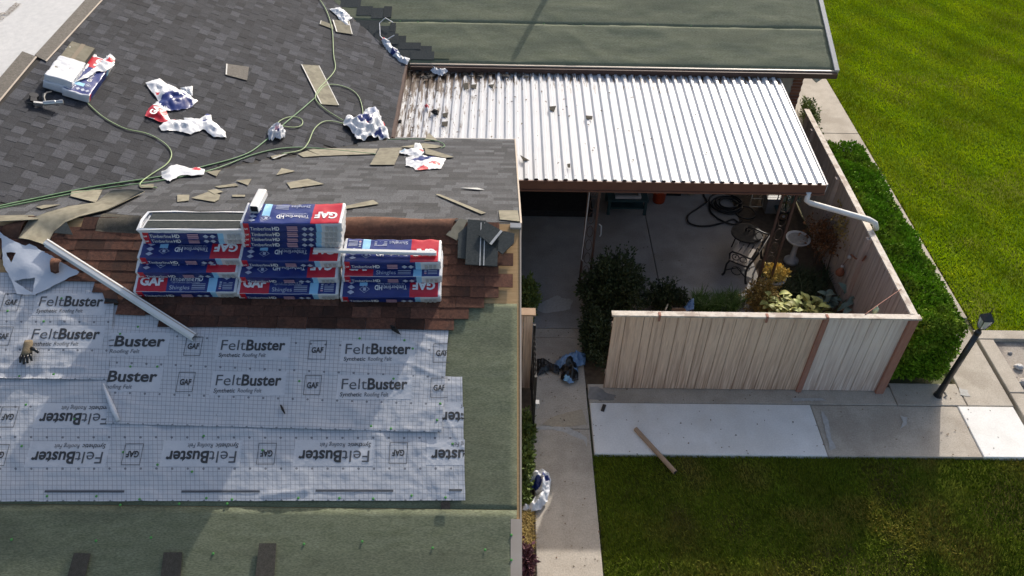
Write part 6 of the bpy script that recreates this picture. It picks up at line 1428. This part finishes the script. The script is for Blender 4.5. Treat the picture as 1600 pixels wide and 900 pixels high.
# planter behind the fence, with a blue cloth and a stake
p = L3((1060, 474), .25); t = thing('planter_box', 'brown wooden planter box behind the front fence', 'planter', T(p.x, p.y, 0)); mb = MB(); w_ = .30
for k in range(3): mb.box(p.x - w_ / 2, p.x + w_ / 2, p.y - .16, p.y - .14, .01 + k * .09, .09 + k * .09, 'cardboard'); mb.box(p.x - w_ / 2, p.x + w_ / 2, p.y + .14, p.y + .16, .01 + k * .09, .09 + k * .09, 'cardboard')
mb.box(p.x - w_ / 2, p.x - w_ / 2 + .02, p.y - .139, p.y + .139, .01, .27, 'cardboard'); mb.box(p.x + w_ / 2 - .02, p.x + w_ / 2, p.y - .139, p.y + .139, .01, .27, 'cardboard'); part('boards', mb, t, I4)
mb = MB(); mb.box(p.x - w_ / 2 + .021, p.x + w_ / 2 - .021, p.y - .139, p.y + .139, .02, .24, 'soil'); part('soil', mb, t, I4)
crumple('pale blue cloth hanging at the right of the brown planter box', Frame((0, 0, .27), (1, 0, 0), (0, 1, 0)), [(1068, 481), (1078, 470), (1084, 466), (1084, 484), (1072, 486)], .10, (), 51, base='blue_tarp', name='blue_cloth', cat='cloth', h0=.01)
a = L3((1049, 455), .25); b = L3((1040, 484), .9); mb = MB(); mb.tube([a - Vector((0, 0, .25)), b], .014, 'cream', 6); solo('garden_stake', mb, I4, 'thin pale stake leaning between the large shrub and the planter box', 'stake')
# things hanging on the inner side of the right-hand fence
FI = Frame((FX1 - .016, 0, 0), (0, -1, 0), (0, 0, 1))
def fi(px, py, d=0): return FI.hit(px, py, d)
p = fi(1313, 424, .09); t = thing('hanging_gourd', 'reddish brown gourd-shaped bird house hanging on the inside of the right-hand fence', 'bird house', T(*p)); mb = MB(); mb.lathe([(.03, -.11), (.075, -.07), (.085, -.02), (.06, .04), (.03, .08), (.022, .11)], 'terracotta', 16, p); part('gourd', mb, t, I4, smooth=True)
mb = MB(); mb.lathe([(.028, .11), (.03, .14), (.012, .15)], 'light_grey', 10, p); mb.tube([p + Vector((0, 0, .14)), p + Vector((.05, 0, .30)), p + Vector((.085, 0, .32))], .005, 'terracotta', 5); part('cap', mb, t, I4)
p = fi(1333, 404, .02); t = thing('wall_bracket', 'brown curled iron bracket fixed to the inside of the right-hand fence', 'bracket', T(*p)); mb = MB()
a = [fi(*q_, .03) for q_ in ((1326, 402), (1330, 398), (1337, 404), (1348, 407), (1353, 400))]; mb.tube(a, .016, 'terracotta', 6); a = [fi(*q_, .03) for q_ in ((1340, 405), (1344, 412))]; mb.tube(a, .016, 'terracotta', 6); part('arm', mb, t, I4)
mb = MB(); mb.lathe([(.03, -.02), (.04, .0), (.03, .03)], 'light_grey', 10, fi(1327, 402, .06)); part('knob', mb, t, I4)
p = TP.hit(1374, 484); mb = MB(); mb.lathe([(.035, -.10), (.045, -.06), (.045, 0), (.02, .03), (.012, .05)], 'green_glass', 14); solo('glass_float', mb, T(p.x, p.y + .09, HF - .06), 'pale green glass ornament at the inner corner of the fence top', 'ornament', smooth=True)

# crumbs, leaves and shingle grit on the paving
mb = MB()
for k in range(260):
    r = rnd.random()
    if r < .45: x, y = rnd.uniform(WX0, WX1), rnd.uniform(3, 11)
    elif r < .8: x, y = rnd.uniform(WX1, 9), rnd.uniform(SY0, FY)
    else: x, y = rnd.uniform(-1, 4.4), rnd.uniform(11, 13.5)
    s = rnd.uniform(.006, .022); a = rnd.uniform(0, 3.1); ca, sa = math.cos(a) * s, math.sin(a) * s; mb.tone = rnd.random(); z = .007
    mb.add([(x - ca, y - sa, z), (x + sa * .6, y - ca * .6, z + .006), (x + ca, y + sa, z + .002), (x - sa * .6, y + ca * .6, z + .008)], [(0, 1, 2, 3)], 'leaf_litter' if rnd.random() < .7 else 'leaf_pale')
struct('paving_litter', mb, None, kind='stuff')
